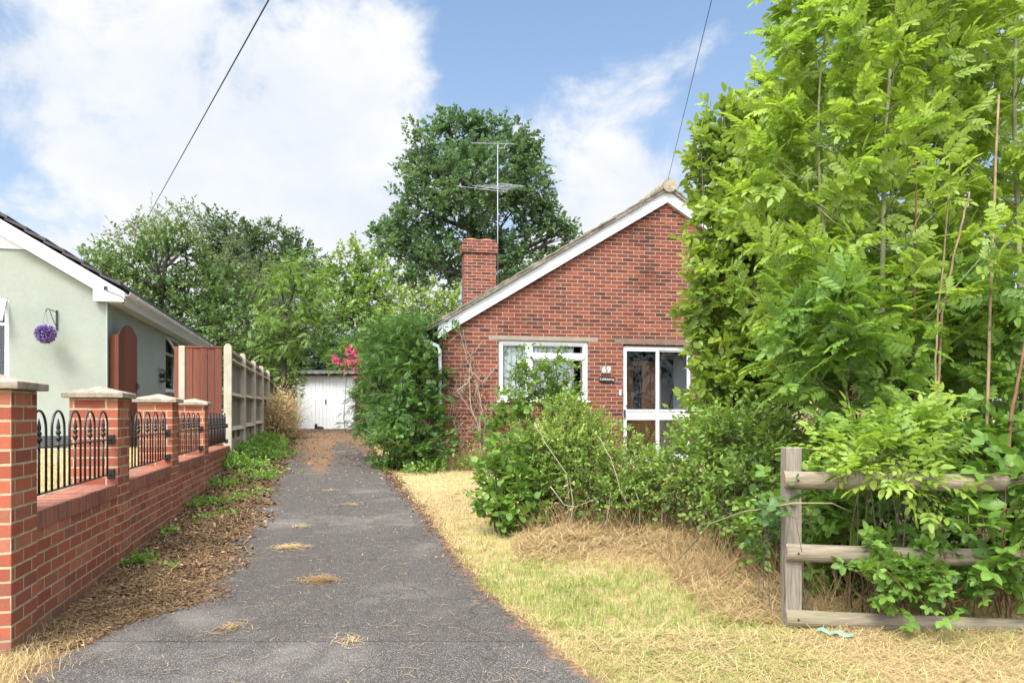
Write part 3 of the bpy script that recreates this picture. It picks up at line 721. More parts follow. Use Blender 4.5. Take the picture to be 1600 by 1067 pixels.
# side window
m = MB(); f = .06
for (a, b_, c, d) in ((SWY0, SWY0 + f, SWZ0, SWZ1), (SWY1 - f, SWY1, SWZ0, SWZ1), (SWY0 + f, SWY1 - f, SWZ0, SWZ0 + f), (SWY0 + f, SWY1 - f, SWZ1 - f, SWZ1), (SWY0 + f, SWY1 - f, 1.95, 2.0)):
    m.box(-.08, -.015, a, b_, c, d)
sw = m.build('window', M['upvc'], nb, bevel=.004)
m = MB(); m.box(-.06, -.054, SWY0 + f, SWY1 - f, SWZ0 + f, 1.95); m.build('pane', M['darkglass'], sw)
mt = Matrix.Translation((-.01, 0, SWZ1 - .03)) @ Matrix.Rotation(R(-30), 4, 'Y')
m = MB()
for (a, b_, c, d) in ((SWY0 + .1, SWY0 + .15, -.42, 0), (SWY1 - .1, SWY1 - .05, -.42, 0), (SWY0 + .15, SWY1 - .1, -.42, -.37), (SWY0 + .15, SWY1 - .1, -.05, 0)):
    m.box(0, .04, a, b_, c, d, mat=mt)
m.build('top_light', M['upvc'], sw)
m = MB(); m.box(.018, .024, SWY0 + .15, SWY1 - .1, -.37, -.05, mat=mt); m.build('top_light_pane', M['darkglass'], sw)
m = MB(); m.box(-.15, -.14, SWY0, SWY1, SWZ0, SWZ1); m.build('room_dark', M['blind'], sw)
m = MB(); m.box(-.08, .06, SWY0 - .04, SWY1 + .04, SWZ0 - .035, SWZ0 - .002); m.build('sill', M['upvc'], sw, bevel=.004)
# flue guard
fy = 4.0 * 1.034; fzz = 2.24 - GZ
m = MB()
for y in np.linspace(fy - .15, fy + .15, 6):
    m.tube([(.0, y, fzz - .15), (.12, y, fzz - .11), (.12, y, fzz + .11), (.0, y, fzz + .15)], .005, 5)
for z in (-.11, 0, .11): m.tube([(.0, fy - .15, fzz + z), (.12, fy - .15, fzz + z), (.12, fy + .15, fzz + z), (.0, fy + .15, fzz + z)], .006, 5)
fl = m.build('flue_guard', M['iron'], nb)
m = MB(); m.tube([(-.01, fy, fzz), (.10, fy, fzz)], .055, 14); m.build('flue', M['black'], fl)
m = MB(); m.box(.002, .006, fy - .17, fy + .17, fzz - .17, fzz + .17); m.build('flue_plate', M['alu'], fl)

# hanging ball and its bracket on the front wall
def nbw(x, y, z): return Vector((NX + x * WC - y * WS, NY + x * WS + y * WC, GZ + z))
px = nbw(-.80, 0, 0)
hb = thing('wall_bracket', 'black scrolled wall bracket on the pale green wall above the purple ball', 'bracket', nbw(-.72, 0, 1.95), WD)
m = MB(); m.box(-.012, .012, -.02, 0, -.02, .30); m.build('back_plate', M['iron'], hb)
m = MB(); m.tube([(0, -.01, .27), (-.03, -.2, .28), (-.05, -.30, .285), (-.06, -.31, .26), (-.05, -.29, .245)], .007, 6); m.tube([(0, -.01, .03), (-.02, -.1, .12), (-.04, -.2, .27)], .006, 6); m.build('arm', M['iron'], hb)
bc = nbw(-.79, -.29, 1.835)
ball = thing('hanging_ball', 'round purple tufted topiary ball hanging on the pale green wall', 'hanging ball', bc)
q = QB(); n = 2600; d = rdir(n); P = np.array(bc)[None] + d * (.10 + .055 * rng.random((n, 1)))
q.leaves(_leaf(.22), P - d * .03, d + rdir(n) * .7, rdir(n), .045, rng.random(n)); q.build('tuft', M['purple'], ball)
m = MB(); m.lathe([(.001, -.10), (.06, -.08), (.10, 0), (.06, .08), (.001, .10)], n=14); m.build('core', plain('purple_core', (.08, .06, .17), .9), ball)
m = MB(); m.tube([(-.05, .0, .11), (.0, .0, .38)], .002, 4); m.tube([(.05, 0, .11), (0, 0, .38)], .002, 4); m.build('hanger', M['iron'], ball)

# side gate standing open, with its fixed board
gt = thing('side_gate', 'red brown arched garden gate standing open against the pale green wall', 'gate', nbw(.02, .12, 0), 0)
m = MB()
for j in range(2): m.box(.0 + j * .075, .073 + j * .075, 0, .02, -.05, 1.90 - .0 * j)
m.build('fixed_board', M['redwood'], gt, bevel=.003)
m = MB(); gx0, gy0 = .155, .02; gx1, gy1 = .155 - .02, .90
n = 9; L = math.hypot(gx1 - gx0, gy1 - gy0)
lf = Matrix.Translation((.15, .03, 0)) @ Matrix.Rotation(math.atan2(.80, -.13), 4, 'Z')
for j in range(n):
    a, b_ = j * .85 / n, (j + 1) * .85 / n - .003
    h = lambda s: 1.93 + .17 * math.sin(math.pi * min(1, max(0, s / .85))) + .0
    poly = [(a, -.0), (b_, -.0), (b_, h(b_)), ((a + b_) / 2, h((a + b_) / 2)), (a, h(a))]
    vs = [lf @ Vector((x, 0, z)) for x, z in poly] + [lf @ Vector((x, .022, z)) for x, z in poly]; k = len(poly)
    m.add(vs, [tuple(range(k)), tuple(range(2 * k - 1, k - 1, -1))] + [(i + k, (i + 1) % k + k, (i + 1) % k, i) for i in range(k)])
m.build('gate_leaf', M['redwood'], gt)
m = MB()
for z in (.3, 1.0, 1.7): m.box(.02, .83, .023, .06, z, z + .1, mat=lf)
m.build('gate_ledge', M['redwood'], gt)
m = MB(); m.box(.79, .83, -.02, 0, 1.0, 1.12, mat=lf); m.tube([lf @ Vector((.81, -.04, 1.02)), lf @ Vector((.81, -.04, 1.10))], .008, 6); m.build('latch', M['iron'], gt)
# flower pot on its stand
pp = nbw(.26, 4.95, 0)
st_ = thing('plant_stand', 'small wooden stand under the terracotta pot beneath the side window', 'stand', pp)
m = MB(); m.box(-.12, .12, -.12, .12, .74, .77); m.build('top', M['fencerail'], st_)
for sx in (-1, 1):
    for sy in (-1, 1):
        m = MB(); m.box(sx * .1 - .015, sx * .1 + .015, sy * .1 - .015, sy * .1 + .015, 0, .74); m.build('leg', M['fencerail'], st_)
pt = thing('flower_pot', 'empty terracotta flower pot under the neighbour side window', 'flower pot', (pp.x, pp.y, pp.z + .771))
m = MB(); m.lathe([(.07, 0), (.095, .20), (.108, .20), (.112, .25), (.095, .25), (.088, .20), (.06, .03)], n=20); m.build('pot', M['terracotta'], pt, smooth=False)
# ------------------------------------------------------------------ the red brick bungalow
HX, HY, HZ, HR = -1.279, 13.5, .45, R(11)
hc, hs = math.cos(HR), math.sin(HR)
def hw(u, v, z): return Vector((HX + u * hc - v * hs, HY + u * hs + v * hc, HZ + z))
ho = thing('brick_bungalow', 'red brown brick gabled bungalow with white bargeboard and lichened tile verge', 'bungalow', (HX, HY, HZ), HR)
A = 4.38; AP = 5.08; SL = .61; EV = AP - SL * A; DEP = 10.0
WU0, WU1, WB, WT = 1.046, 2.795, 1.20, 2.335
DU0, DU1, DT = 3.49, 4.92, 2.30
m = MB()
wall_with_hole(m, 0, 2 * A, -.6, EV, [(WU0, WU1, WB, WT), (DU0, DU1, -.05, DT)], 0, .22)
m.prism([(0, EV), (2 * A, EV), (2 * A, EV + .12), (A, AP + .12), (0, EV + .12)], 0, .22)
m.box(0, .22, .22, DEP, -.6, EV + .1); m.box(2 * A - .22, 2 * A, .22, DEP, -.6, EV + .1); m.box(.22, 2 * A - .22, DEP - .22, DEP, -.6, EV + .1)
m.prism([(0.0, EV + .1), (2 * A, EV + .1), (A, AP + .1)], DEP - .22, DEP)
hwall = m.build('wall', M['brick_house'], ho)
for (a, b_, z0, z1, mt_) in ((.86, 2.99, WT + .002, WT + .085, M['lintel']), (3.33, 5.10, DT + .03, DT + .11, plain('sooty_lintel', (.15, .115, .09), .9, .2, scale=6))):
    m = MB(); m.box(a, b_, -.005, .1, z0, z1); m.build('lintel', mt_, hwall, bevel=.003)
m = MB()
for sx in (0, 1):
    f = (lambda x: x) if not sx else (lambda x: 2 * A - x)
    poly = [(f(-.10), EV - SL * .10 - .02), (f(-.10), EV + .20), (f(A), AP + .275), (f(A), AP), (f(.03), EV + SL * .03)]
    if sx: poly = poly[::-1]
    m.prism(poly[::-1], -.10 - .001 * sx, -.005)
m.build('bargeboard', M['oldwhite'], ho)
rf = roof_strips(ho, 'roof', M['tile'], A, EV + .285, SL, A, DEP, .30, -.17, n=17, thick=.035, rake=.016)
# bedded verge: mortar strip plus uneven tile ends
m = MB()
for sg in (1, -1):
    n = 17; L = A + .3; st = L / n
    for k in range(n):
        xa = A + .3 - k * st; xb = xa - st
        za = EV + .285 - SL * (xa - A); zb = EV + .285 - SL * (xb - A)
        j = random.uniform(-.008, .008)
        vs = [(A + sg * x, y, z) for y in (-.155 + j, -.03) for x, z in ((xa, za - .055), (xb, zb - .055), (xb, zb + .008), (xa, za + .008))]
        fs = [(0, 1, 2, 3), (7, 6, 5, 4), (0, 4, 5, 1), (3, 2, 6, 7), (0, 3, 7, 4), (1, 5, 6, 2)]
        m.add(vs, fs if sg < 0 else [f[::-1] for f in fs])
m.build('verge', M['tile'], rf)
m = MB()
for k in range(24):
    y = -.2 + k * .43; m.tube([(A, y, AP + .30), (A, y + .425, AP + .30)], [.135, .128], 12)
m.build('ridge_tiles', plain('lichen_ridge', (.30, .26, .19), .95, .4, scale=9, bmp=.5), rf)
# downpipe and gutter at the eaves
m = MB(); pts = [(.05 * math.cos(t) - .33, -.05 * math.sin(t) + EV - .02) for t in np.linspace(0, math.pi, 9)]
m.prism(pts[::-1] + [(x * .9 - .033, z + .004) for x, z in pts], -.1, DEP); gut = m.build('gutter', M['oldwhite'], ho)
m = MB(); m.tube([(-.33, .02, EV - .05), (-.33, .0, EV - .11), (-.09, -.06, EV - .22), (-.06, -.065, EV - .30), (-.06, -.065, -.1)], .036, 10); m.build('downpipe', M['oldwhite'], ho, smooth=True)
# chimney
m = MB(); CU0, CU1, CV0, CV1 = .83, 1.58, 3.4, 3.86
m.box(CU0, CU1, CV0, CV1, 2.2, 4.72)
m.box(CU0 - .045, CU1 + .045, CV0 - .045, CV1 + .045, 4.72, 4.95)
m.box(CU0 + .0, CU1 - .0, CV0 + .0, CV1 - .0, 4.95, 5.03)
ch = m.build('chimney', M['brick_house'], ho, bevel=.006)
for u in (1.02, 1.39):
    m = MB(); m.lathe([(.12, 5.02), (.13, 5.06), (.125, 5.075), (.10, 5.075), (.09, 5.03)], (u, 3.63, 0), 16); m.build('chimney_pot', M['terracotta'], ch)
m = MB()
for k in range(4):
    u = CU0 - .01 + k * .2; zz = EV + .285 + SL * (u + .1)
    m.box(u, u + .2, CV0 - .03, CV0 - .004, zz - .1, zz + .16)
m.box(CU1 + .004, CU1 + .03, CV0 - .03, CV1 + .03, 3.3, 3.68)
m.build('flashing', M['lead'], ch)
# window
m = MB(); f = .065
mu0, mu1 = 1.60, 1.685; tz0, tz1 = 2.0, 2.085
for (a, b_, c, d) in ((WU0, WU0 + f, WB, WT), (WU1 - f, WU1, WB, WT), (WU0 + f, WU1 - f, WB, WB + f), (WU0 + f, WU1 - f, WT - f, WT), (mu0, mu1, WB + f, WT - f), (mu1, WU1 - f, tz0, tz1)):
    m.box(a, b_, .035, .10, c, d)
for (a0, a1, c0, c1) in ((WU0 + f, mu0, WB + f, WT - f), (mu1, WU1 - f, WB + f, tz0), (mu1, WU1 - f, tz1, WT - f)):
    g = .028
    for (a, b_, c, d) in ((a0, a0 + g, c0, c1), (a1 - g, a1, c0, c1), (a0 + g, a1 - g, c0, c0 + g), (a0 + g, a1 - g, c1 - g, c1)): m.box(a, b_, .05, .095, c, d)
win = m.build('window', M['upvc'], ho, bevel=.003)
for (a0, a1, c0, c1) in ((WU0 + f, mu0, WB + f, WT - f), (mu1, WU1 - f, WB + f, tz0), (mu1, WU1 - f, tz1, WT - f)):
    m = MB(); m.box(a0 + .02, a1 - .02, .07, .076, c0 + .02, c1 - .02); m.build('pane', M['glass'], win)
m = MB(); m.box(WU0 - .03, WU1 + .03, -.05, .05, WB - .035, WB - .002); m.build('sill', M['upvc'], win, bevel=.004)
m = MB()
def curtain(u0, u1, v, zb, zt, amp, n):
    us = np.linspace(u0, u1, n); vs = []
    for u in us:
        dv = amp * math.sin(u * 62) + amp * .5 * math.sin(u * 23 + 1); vs += [(u, v + dv, zb), (u, v + dv, zt)]
    m.add(vs, [(2 * i, 2 * i + 2, 2 * i + 3, 2 * i + 1) for i in range(n - 1)])
curtain(WU0 + .03, WU1 - .24, .15, WB - .05, WT, .018, 160)
m.build('net_curtain', M['lace'], win)
m = MB(); curtain(WU1 - .10, WU1 + .02, .18, WB - .05, WT, .02, 30); m.build('curtain', plain('cream_curtain', (.62, .58, .50), .95), win)
# door porch
dm = MB(); F = .038
s0, s1 = 4.21, 4.25
for (a, b_, c, d) in ((DU0 + .03, DU0 + .03 + F, 0.02, DT - .03), (DU1 - F, DU1 - .002, 0.02, DT - .03), (DU0 + .03 + F, DU1 - F, DT - .10, DT - .03), (DU0 + .03 + F, DU1 - F, 0.02, .10), (s0, s1, .10, DT - .10)):
    dm.box(a, b_, .04, .11, c, d)
for (a0, a1, y) in ((DU0 + .03 + F, s0, .02), (s1, DU1 - F, .06)):
    for (a, b_, c, d) in ((a0, a0 + .024, .10, DT - .10), (a1 - .024, a1, .10, DT - .10), (a0 + .024, a1 - .024, .83, .865), (a0 + .024, a1 - .024, 1.0, 1.035), (a0 + .024, a1 - .024, DT - .13, DT - .10), (a0 + .024, a1 - .024, .10, .15)):
        dm.box(a, b_, y, y + .045, c, d)
dr = dm.build('porch_door', M['oldwhite'], ho, bevel=.003)
for (a0, a1, y) in ((DU0 + .03 + F, s0, .02), (s1, DU1 - F, .06)):
    m = MB(); m.box(a0 + .024, a1 - .024, y + .012, y + .032,  .867, .998); m.build('mid_panel', M['oldwhite'], dr)
    for c, d in ((.15, .83), (1.035, DT - .13)):
        m = MB(); m.box(a0 + .02, a1 - .02, y + .02, y + .026, c - .01, d + .01); m.build('pane', M['glass'], dr)
m = MB(); m.box(DU0 + .055, DU0 + .085, -.012, .02, 1.12, 1.38); m.build('door_handle', M['white'], dr, bevel=.006)
m = MB(); m.box(DU0 + .04, DU0 + .07, .012, .038, .86, 1.03); m.build('lock', M['black'], dr, bevel=.003)
m = MB(); m.box(DU0 - .0, DU1, .02, .12, DT - .028, DT + .028); m.build('head_track', M['black'], dr)
# porch inside: brown inner door and a white framed inner screen
m = MB(); pv = .95
m.box(DU0 - .12, DU0, .222, pv, -.05, 2.5); m.box(5.35, 5.47, .222, pv, -.05, 2.5); m.box(DU0, 5.35, .222, pv, 2.42, 2.5)
m.build('porch_lining', M['plaster'], ho)
inn = MB()
for (a, b_, c, d) in ((3.72, 4.06, 0, 2.05), (4.25, 4.56, 0, 2.05), (4.06, 4.25, 0, .95), (4.06, 4.25, 1.95, 2.05)): inn.box(a, b_, pv, pv + .04, c, d)
idr = inn.build('inner_door', M['door_brown'], ho, bevel=.004)
m = MB(); m.box(4.06, 4.25, pv + .01, pv + .02, .95, 1.95); m.build('pane', M['darkglass'], idr)
m = MB()
for (a, b_, c, d) in ((4.58, 4.68, .9, 2.2), (4.96, 5.34, .9, 2.2), (4.68, 4.96, .9, 1.0), (4.68, 4.96, 2.1, 2.2)): m.box(a, b_, pv, pv + .05, c, d)
isn = m.build('inner_screen', M['oldwhite'], ho, bevel=.004)
m = MB(); m.box(4.68, 4.96, pv + .02, pv + .026, 1.0, 2.1); m.build('pane', M['darkglass'], isn)
m = MB(); m.box(4.58, 5.34, pv, pv + .05, 0, .895); m.build('dado_panel', M['plaster'], isn)
# dark rooms behind
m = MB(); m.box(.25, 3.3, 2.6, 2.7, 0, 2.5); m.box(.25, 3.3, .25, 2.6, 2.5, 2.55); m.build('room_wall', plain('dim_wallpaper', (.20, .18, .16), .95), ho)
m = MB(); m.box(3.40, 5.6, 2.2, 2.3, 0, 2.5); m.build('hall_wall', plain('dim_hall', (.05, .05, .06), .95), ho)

def lettering(s, name, parent, loc, size, rx=R(90), mat_=None, depth=.003, rz=0, roll=0.0, bold=.012):
    cu = bpy.data.curves.new(name + '_curve', 'FONT'); cu.body = s; cu.size = size; cu.extrude = depth; cu.align_x = 'CENTER'; cu.align_y = 'CENTER'; cu.offset = bold * size; cu.space_character = 1.12
    t = bpy.data.objects.new(name, cu); col.objects.link(t)
    dg = bpy.context.evaluated_depsgraph_get(); me = bpy.data.meshes.new_from_object(t.evaluated_get(dg))
    bpy.data.objects.remove(t); o = bpy.data.objects.new(name, me); col.objects.link(o); me.materials.clear(); me.materials.append(mat_)
    o.parent = parent; o.location = loc; o.rotation_euler = (rx, roll, rz); return o
p = hw(3.155, -.002, 1.80)
np_ = thing('number_plate', 'small beige house number plate reading 69 on the brick wall', 'number plate', p, HR)
m = MB(); m.box(-.105, .105, -.02, 0, -.075, .075); m.build('plate', plain('beige_plate', (.22, .17, .125), .6, .1), np_, bevel=.004)
lettering('69', 'numeral', np_, (0, -.0205, 0), .165, mat_=M['white'], bold=.012)
p = hw(3.165, -.002, 1.612)
ns = thing('name_sign', 'black house name sign reading CARINYA below the number plate', 'name sign', p, HR)
m = MB(); mt = Matrix.Rotation(R(2.5), 4, 'Y'); m.box(-.15, .15, -.018, 0, -.055, .055, mat=mt); m.build('board', M['black'], ns, bevel=.003)
lettering('CARINYA', 'lettering', ns, (0, -.0185, 0),  .062, mat_=M['white'], roll=R(2.5), bold=.006)
p = hw(3.44, -.002, 1.36)
bp = thing('bell_push', 'small white bell push on the brick beside the porch door', 'bell push', p, HR)
m = MB(); m.box(-.022, .022, -.018, 0, -.05, .05); m.build('case', M['white'], bp, bevel=.004)
m = MB(); m.lathe([(.010, 0), (.010, .004)], (0, 0, 0), 10); o = m.build('button', M['black'], bp); o.location = (0, -.019, .01); o.rotation_euler = (R(90), 0, 0)

# television aerial on the chimney
p = hw(1.66, 3.62, 0)
ta = thing('television_aerial', 'tall metal television aerial with two yagi arrays behind the chimney', 'aerial', (p.x, p.y, HZ + 3.1))
m = MB(); m.tube([(0, 0, 0), (0, 0, 4.25)], .013, 8); m.build('mast', M['alu'], ta, smooth=True)
m = MB(); m.tube([(-.62, -.3, 4.20 - .02), (.40, .25, 4.36)], .011, 6)
for k in range(9):
    t = k / 8; c = Vector((-.62 + 1.02 * t, -.3 + .55 * t, 4.18 + .18 * t)); d = Vector((.05, -.22, .0)); m.tube([c - d * .5, c + d * .5], .005, 5)
m.tube([(.02, .0, 4.26), (.0, -.1, 4.12), (.16, -.08, 4.15), (.2, 0, 4.28)], .008, 5)
m.build('upper_array', M['alu'], ta)
m = MB(); bd = Vector((.62, .75, .32)); c0 = Vector((-.10, -.12, 3.20)); m.tube([c0 - bd * .45, c0 + bd * .75], .012, 6)
for k, (t, L) in enumerate(((-.42, 1.15), (-.12, .82), (.02, .80), (.22, .72), (.42, .66), (.62, .60), (.75, .58))):
    c = c0 + bd * t; d = Vector((1, -.25, -.20)).normalized() * L * .54; m.tube([c - d, c + d], .006, 5)
m.build('lower_array', M['alu'], ta)
m = MB(); m.box(-.05, .03, -.03, .03, 1.2, 1.24); m.box(-.05, .03, -.03, .03, .6, .64); m.build('clamp', M['lead'], ta)

# ------------------------------------------------------------------ garage at the end of the drive
GX, GY, GZ2 = -7.05, 27.5, .80
ga = thing('garage', 'flat fronted garage with white plank double doors and grey tiled roof', 'garage', (GX, GY, GZ2), R(4))
m = MB(); m.box(-1.45, -1.12, 0, .25, -.3, 2.06); m.box(1.12, 1.45, 0, .25, -.3, 2.06); m.box(-1.45, -1.22, .25, 5, -.3, 2.06); m.box(1.22, 1.45, .25, 5, -.3, 2.06); m.box(-1.22, 1.22, 4.77, 5, -.3, 2.06)
m.build('wall', M['brick_house'], ga)
m = MB()
for (a, b_, c, d) in ((-1.118, -1.05, 0, 2.06), (1.05, 1.118, 0, 2.06), (-1.05, 1.05, 2.0, 2.06)): m.box(a, b_, .02, .12, c, d)
m.build('door_frame', M['oldwhite'], ga)
for (u0, u1, n) in ((-1.045, -.085, 7), (-.080, 1.045, 9)):
    m = MB(); st = (u1 - u0) / n
    for j in range(n): m.box(u0 + j * st + .004, u0 + (j + 1) * st - .004, .05 + (j % 2) * .002, .085, .03, 1.995)
    m.box(u0, u1, .072, .09, .03, 1.99)
    d_ = m.build('garage_door', M['garagewhite'], ga, bevel=.003)
    if n == 9:
        m = MB(); m.box(.0, .045, .03, .05, .98, 1.16); m.build('handle', M['black'], d_, bevel=.004)
m = MB()
for k in range(5):
    y0 = -.25 + k * 1.1; z0 = 2.09 + k * .10
    n = 44; xs_ = np.linspace(-1.6, 1.6, n); vs = []
    for x in xs_:
        w_ = .03 * abs(math.sin(x * 12)); vs += [(x, y0, z0 - .0 + w_), (x, y0 + 1.12, z0 + .11 + w_), (x, y0, z0 + .035 + w_)]
    m.add(vs, [(3 * i, 3 * i + 3, 3 * i + 4, 3 * i + 1)[::-1] for i in range(n - 1)] + [(3 * i, 3 * i + 2, 3 * i + 5, 3 * i + 3)[::-1] for i in range(n - 1)] + [(3 * i + 2, 3 * i + 1, 3 * i + 4, 3 * i + 5)[::-1] for i in range(n - 1)])
m.build('roof', plain('mossy_grey_tile', (.14, .13, .12), .95, .5, scale=5, bmp=.4), ga)
m = MB(); m.box(-1.5, 1.5, -.02, .25, 2.062, 2.10); m.build('eaves_board', M['plinth'], ga)
p = Vector((GX - .12, GY - .35, gz(GX - .12, GY - .35) + .02))
sh = thing('old_boot', 'dark discarded boot lying against the white garage doors', 'boot', p, R(12))
m = MB(); m.lathe([(.05, 0), (.055, .05), (.05, .12), (.048, .17), (.04, .17), (.038, .1)], (-.12, 0, .02), 12); m.build('shaft', M['black'], sh)
m = MB(); m.tube([(-.17, 0, .05), (-.08, 0, .06), (.03, 0, .05), (.12, 0, .04), (.16, 0, .035)], [.04, .055, .052, .048, .02], 10); m.box(-.17, .16, -.045, .045, 0, .018); m.build('foot', M['plinth'], sh)

# ------------------------------------------------------------------ post and rail fence
PFX, PFY = 1.635, 4.22
pz = gz(PFX, PFY)
pf = thing('post_and_rail_fence', 'weathered grey post and half round rail fence overgrown with brambles', 'fence', (PFX, PFY, 0), R(-1.0))
def blockpost(x):
    m = MB(); n = 7
    zs = np.linspace(-.3, 1.19, 10); vs = []
    for z in zs:
        for k in range(4):
            sx, sy = ((-1, -1), (1, -1), (1, 1), (-1, 1))[k]
            vs.append((x + sx * .047 + random.uniform(-.002, .002), .055 + sy * .045 + random.uniform(-.002, .002), z))
    fs = [(i * 4 + k, i * 4 + (k + 1) % 4, (i + 1) * 4 + (k + 1) % 4, (i + 1) * 4 + k) for i in range(9) for k in range(4)]
    fs += [(3, 2, 1, 0), (36, 37, 38, 39)]
    m.add(vs, fs); return m.build('post', M['post'], pf, bevel=.006)
blockpost(.0); blockpost(1.86)
for zc_, drop in ((1.005, -.01), (.585, -.03), (.205, -.055)):
    m = MB(); n = 26; r = .051; vs = []; S = 11; x0, x1 = -.052 - random.uniform(0, .012), 1.93
    for i in range(n):
        t = i / (n - 1); x = x0 + (x1 - x0) * t
        rr = r * (1 + .05 * mnoise.noise(Vector((x * 2.5, zc_ * 9, 0)))); zz = zc_ + drop * t - .010 * math.sin(math.pi * t) + .004 * mnoise.noise(Vector((x * 3, zc_ * 5, 3)))
        for k in range(S):
            th = math.pi * k / (S - 1); vs.append((x, .009 - .8 * rr * math.sin(th), zz + rr * math.cos(th)))
    fs = [(i * S + k, i * S + (k + 1) % S, (i + 1) * S + (k + 1) % S, (i + 1) * S + k) for i in range(n - 1) for k in range(S)]
    fs += [tuple(range(S))[::-1], tuple((n - 1) * S + k for k in range(S))]
    m.add(vs, fs); rl = m.build('rail', M['rail'], pf, bevel=.004)
    m = MB(); m.lathe([(.006, 0), (.006, .004)], (0, 0, 0), 8); o = m.build('nail', M['iron'], rl); o.location = (.01, -.032, zc_); o.rotation_euler = (R(90), 0, 0)
# torn green plastic strip lying in the straw
c = at(1305, 998, 4.06); c.z = gz(c.x, c.y) + .055
ps = thing('plastic_strip', 'torn pale green plastic strip lying on the straw under the rail fence', 'plastic strip', c, R(-38))
m = MB(); n = 9; vs = []
for i in range(n):
    x = -.095 + .19 * i / (n - 1); z = .008 * math.sin(i * 1.7); w = .022 + .003 * math.sin(i * 2.3)
    vs += [(x, -w, z), (x, w, z + .004), (x, w, z + .007), (x, -w, z + .003)]
fs = [(4 * i + k, 4 * i + (k + 1) % 4, 4 * i + 4 + (k + 1) % 4, 4 * i + 4 + k) for i in range(n - 1) for k in range(4)] + [(3, 2, 1, 0), (4 * n - 4, 4 * n - 3, 4 * n - 2, 4 * n - 1)]
m.add(vs, fs); m.build('strip', plain('green_plastic', (.20, .44, .31), .4, .25, scale=30), ps)

# ------------------------------------------------------------------ overhead wires
def wire(name, a, b, sag, r, label, mat_):
    pts = [a.lerp(b, t) - Vector((0, 0, sag * 4 * t * (1 - t))) for t in np.linspace(0, 1, 40)]
    m = MB(); m.tube(pts, r, 6); return tag(m.build(name, mat_, smooth=True), label, 'wire')
grey = plain('grey_cable', (.05, .05, .055), .6)
a = hw(A, -.1, AP + .42); b_ = at(1112, 0, 8.0)
wire('telephone_wire', a, a + (b_ - a) * 3.0, .0, .0045, 'thin overhead wire rising from the brick gable apex', grey)
a = at(236, 330, 34.0); b_ = at(420, 0, 13.0)
wire('overhead_cable', a + (a - b_) * .2, a + (b_ - a) * 1.7, .0, .016, 'thick dark cable crossing the clouds above the wood', grey)
# ------------------------------------------------------------------ vegetation builders
UP = np.array([0, 0, 1.0])
def ellipsoid_pts(c, r, n, lo=.45, seed=0, up_bias=0.0):
    d = rdir(n); d[:, 2] += up_bias; d = nrm(d)
    lump = 1 + .28 * (vn(d[:, 0] * 2.1 + d[:, 2] * 1.3, d[:, 1] * 2.1 + d[:, 2], 1.6, seed * 3.1) - .5) * 2
    rad = (lo ** 3 + (1 - lo ** 3) * rng.random(n)) ** (1 / 3) * lump
    out = nrm(d / np.asarray(r)[None])
    return np.asarray(c)[None] + d * rad[:, None] * np.asarray(r)[None], out
def twig_leaves(q, O, Dn, L, k, tmpl, size, spread=.9, droop=.15, flat=.6, lm=0, tm=1, tr=.003, rnd=None, jit=.25, start=.15, sv=.5):
    n = len(O); L = np.broadcast_to(np.asarray(L, float), (n,)); Dn = nrm(Dn)
    tip = O + Dn * L[:, None]; tip[:, 2] -= droop * L
    q.sticks(O, tip, tr, tr * .4, tm)
    f = (np.arange(k) + 1.0) / k * (1 - start) + start
    P = O[:, None] + Dn[:, None] * (L[:, None] * f)[..., None]
    P[..., 2] -= droop * L[:, None] * f[None] ** 2
    side = nrm(np.cross(Dn, UP[None] + .4 * rng.normal(size=(n, 3)))); bi = np.cross(side, Dn)
    sg = np.where(np.arange(k) % 2 == 0, 1.0, -1.0)[None, :, None]
    tw = rng.normal(size=(n, k, 1)) * .55
    ld = Dn[:, None] * .55 + side[:, None] * sg * spread + bi[:, None] * tw + rng.normal(size=(n, k, 3)) * jit
    ld[:, -1] = Dn + rng.normal(size=(n, 3)) * .2
    N = UP[None, None] * flat + bi[:, None] * .35 + rng.normal(size=(n, k, 3)) * .38
    base = rng.random((n, 1)) if rnd is None else np.asarray(rnd).reshape(n, 1)
    Aa = np.clip(base * .7 + rng.random((n, k)) * .3 + .12 * f[None], 0, 1)
    S = size * (.9 - .5 * sv + sv * rng.random((n, k)))
    q.leaves(tmpl, P.reshape(-1, 3), ld.reshape(-1, 3), N.reshape(-1, 3), S.ravel(), Aa.ravel(), lm)
def limb(mb, a, b, r0, r1, bow=.12, n=7, seg=6):
    a = Vector(a); b = Vector(b); L = (b - a).length
    o = Vector((random.uniform(-1, 1), random.uniform(-1, 1), random.uniform(.1, .8))) * bow * L
    pts = [a.lerp(b, t) + o * (4 * t * (1 - t)) * .5 + Vector((random.uniform(-1, 1), random.uniform(-1, 1), 0)) * .012 * L * (0 if t in (0, 1) else 1) for t in np.linspace(0, 1, n)]
    mb.tube(pts, [r0 + (r1 - r0) * t for t in np.linspace(0, 1, n)], seg); return pts

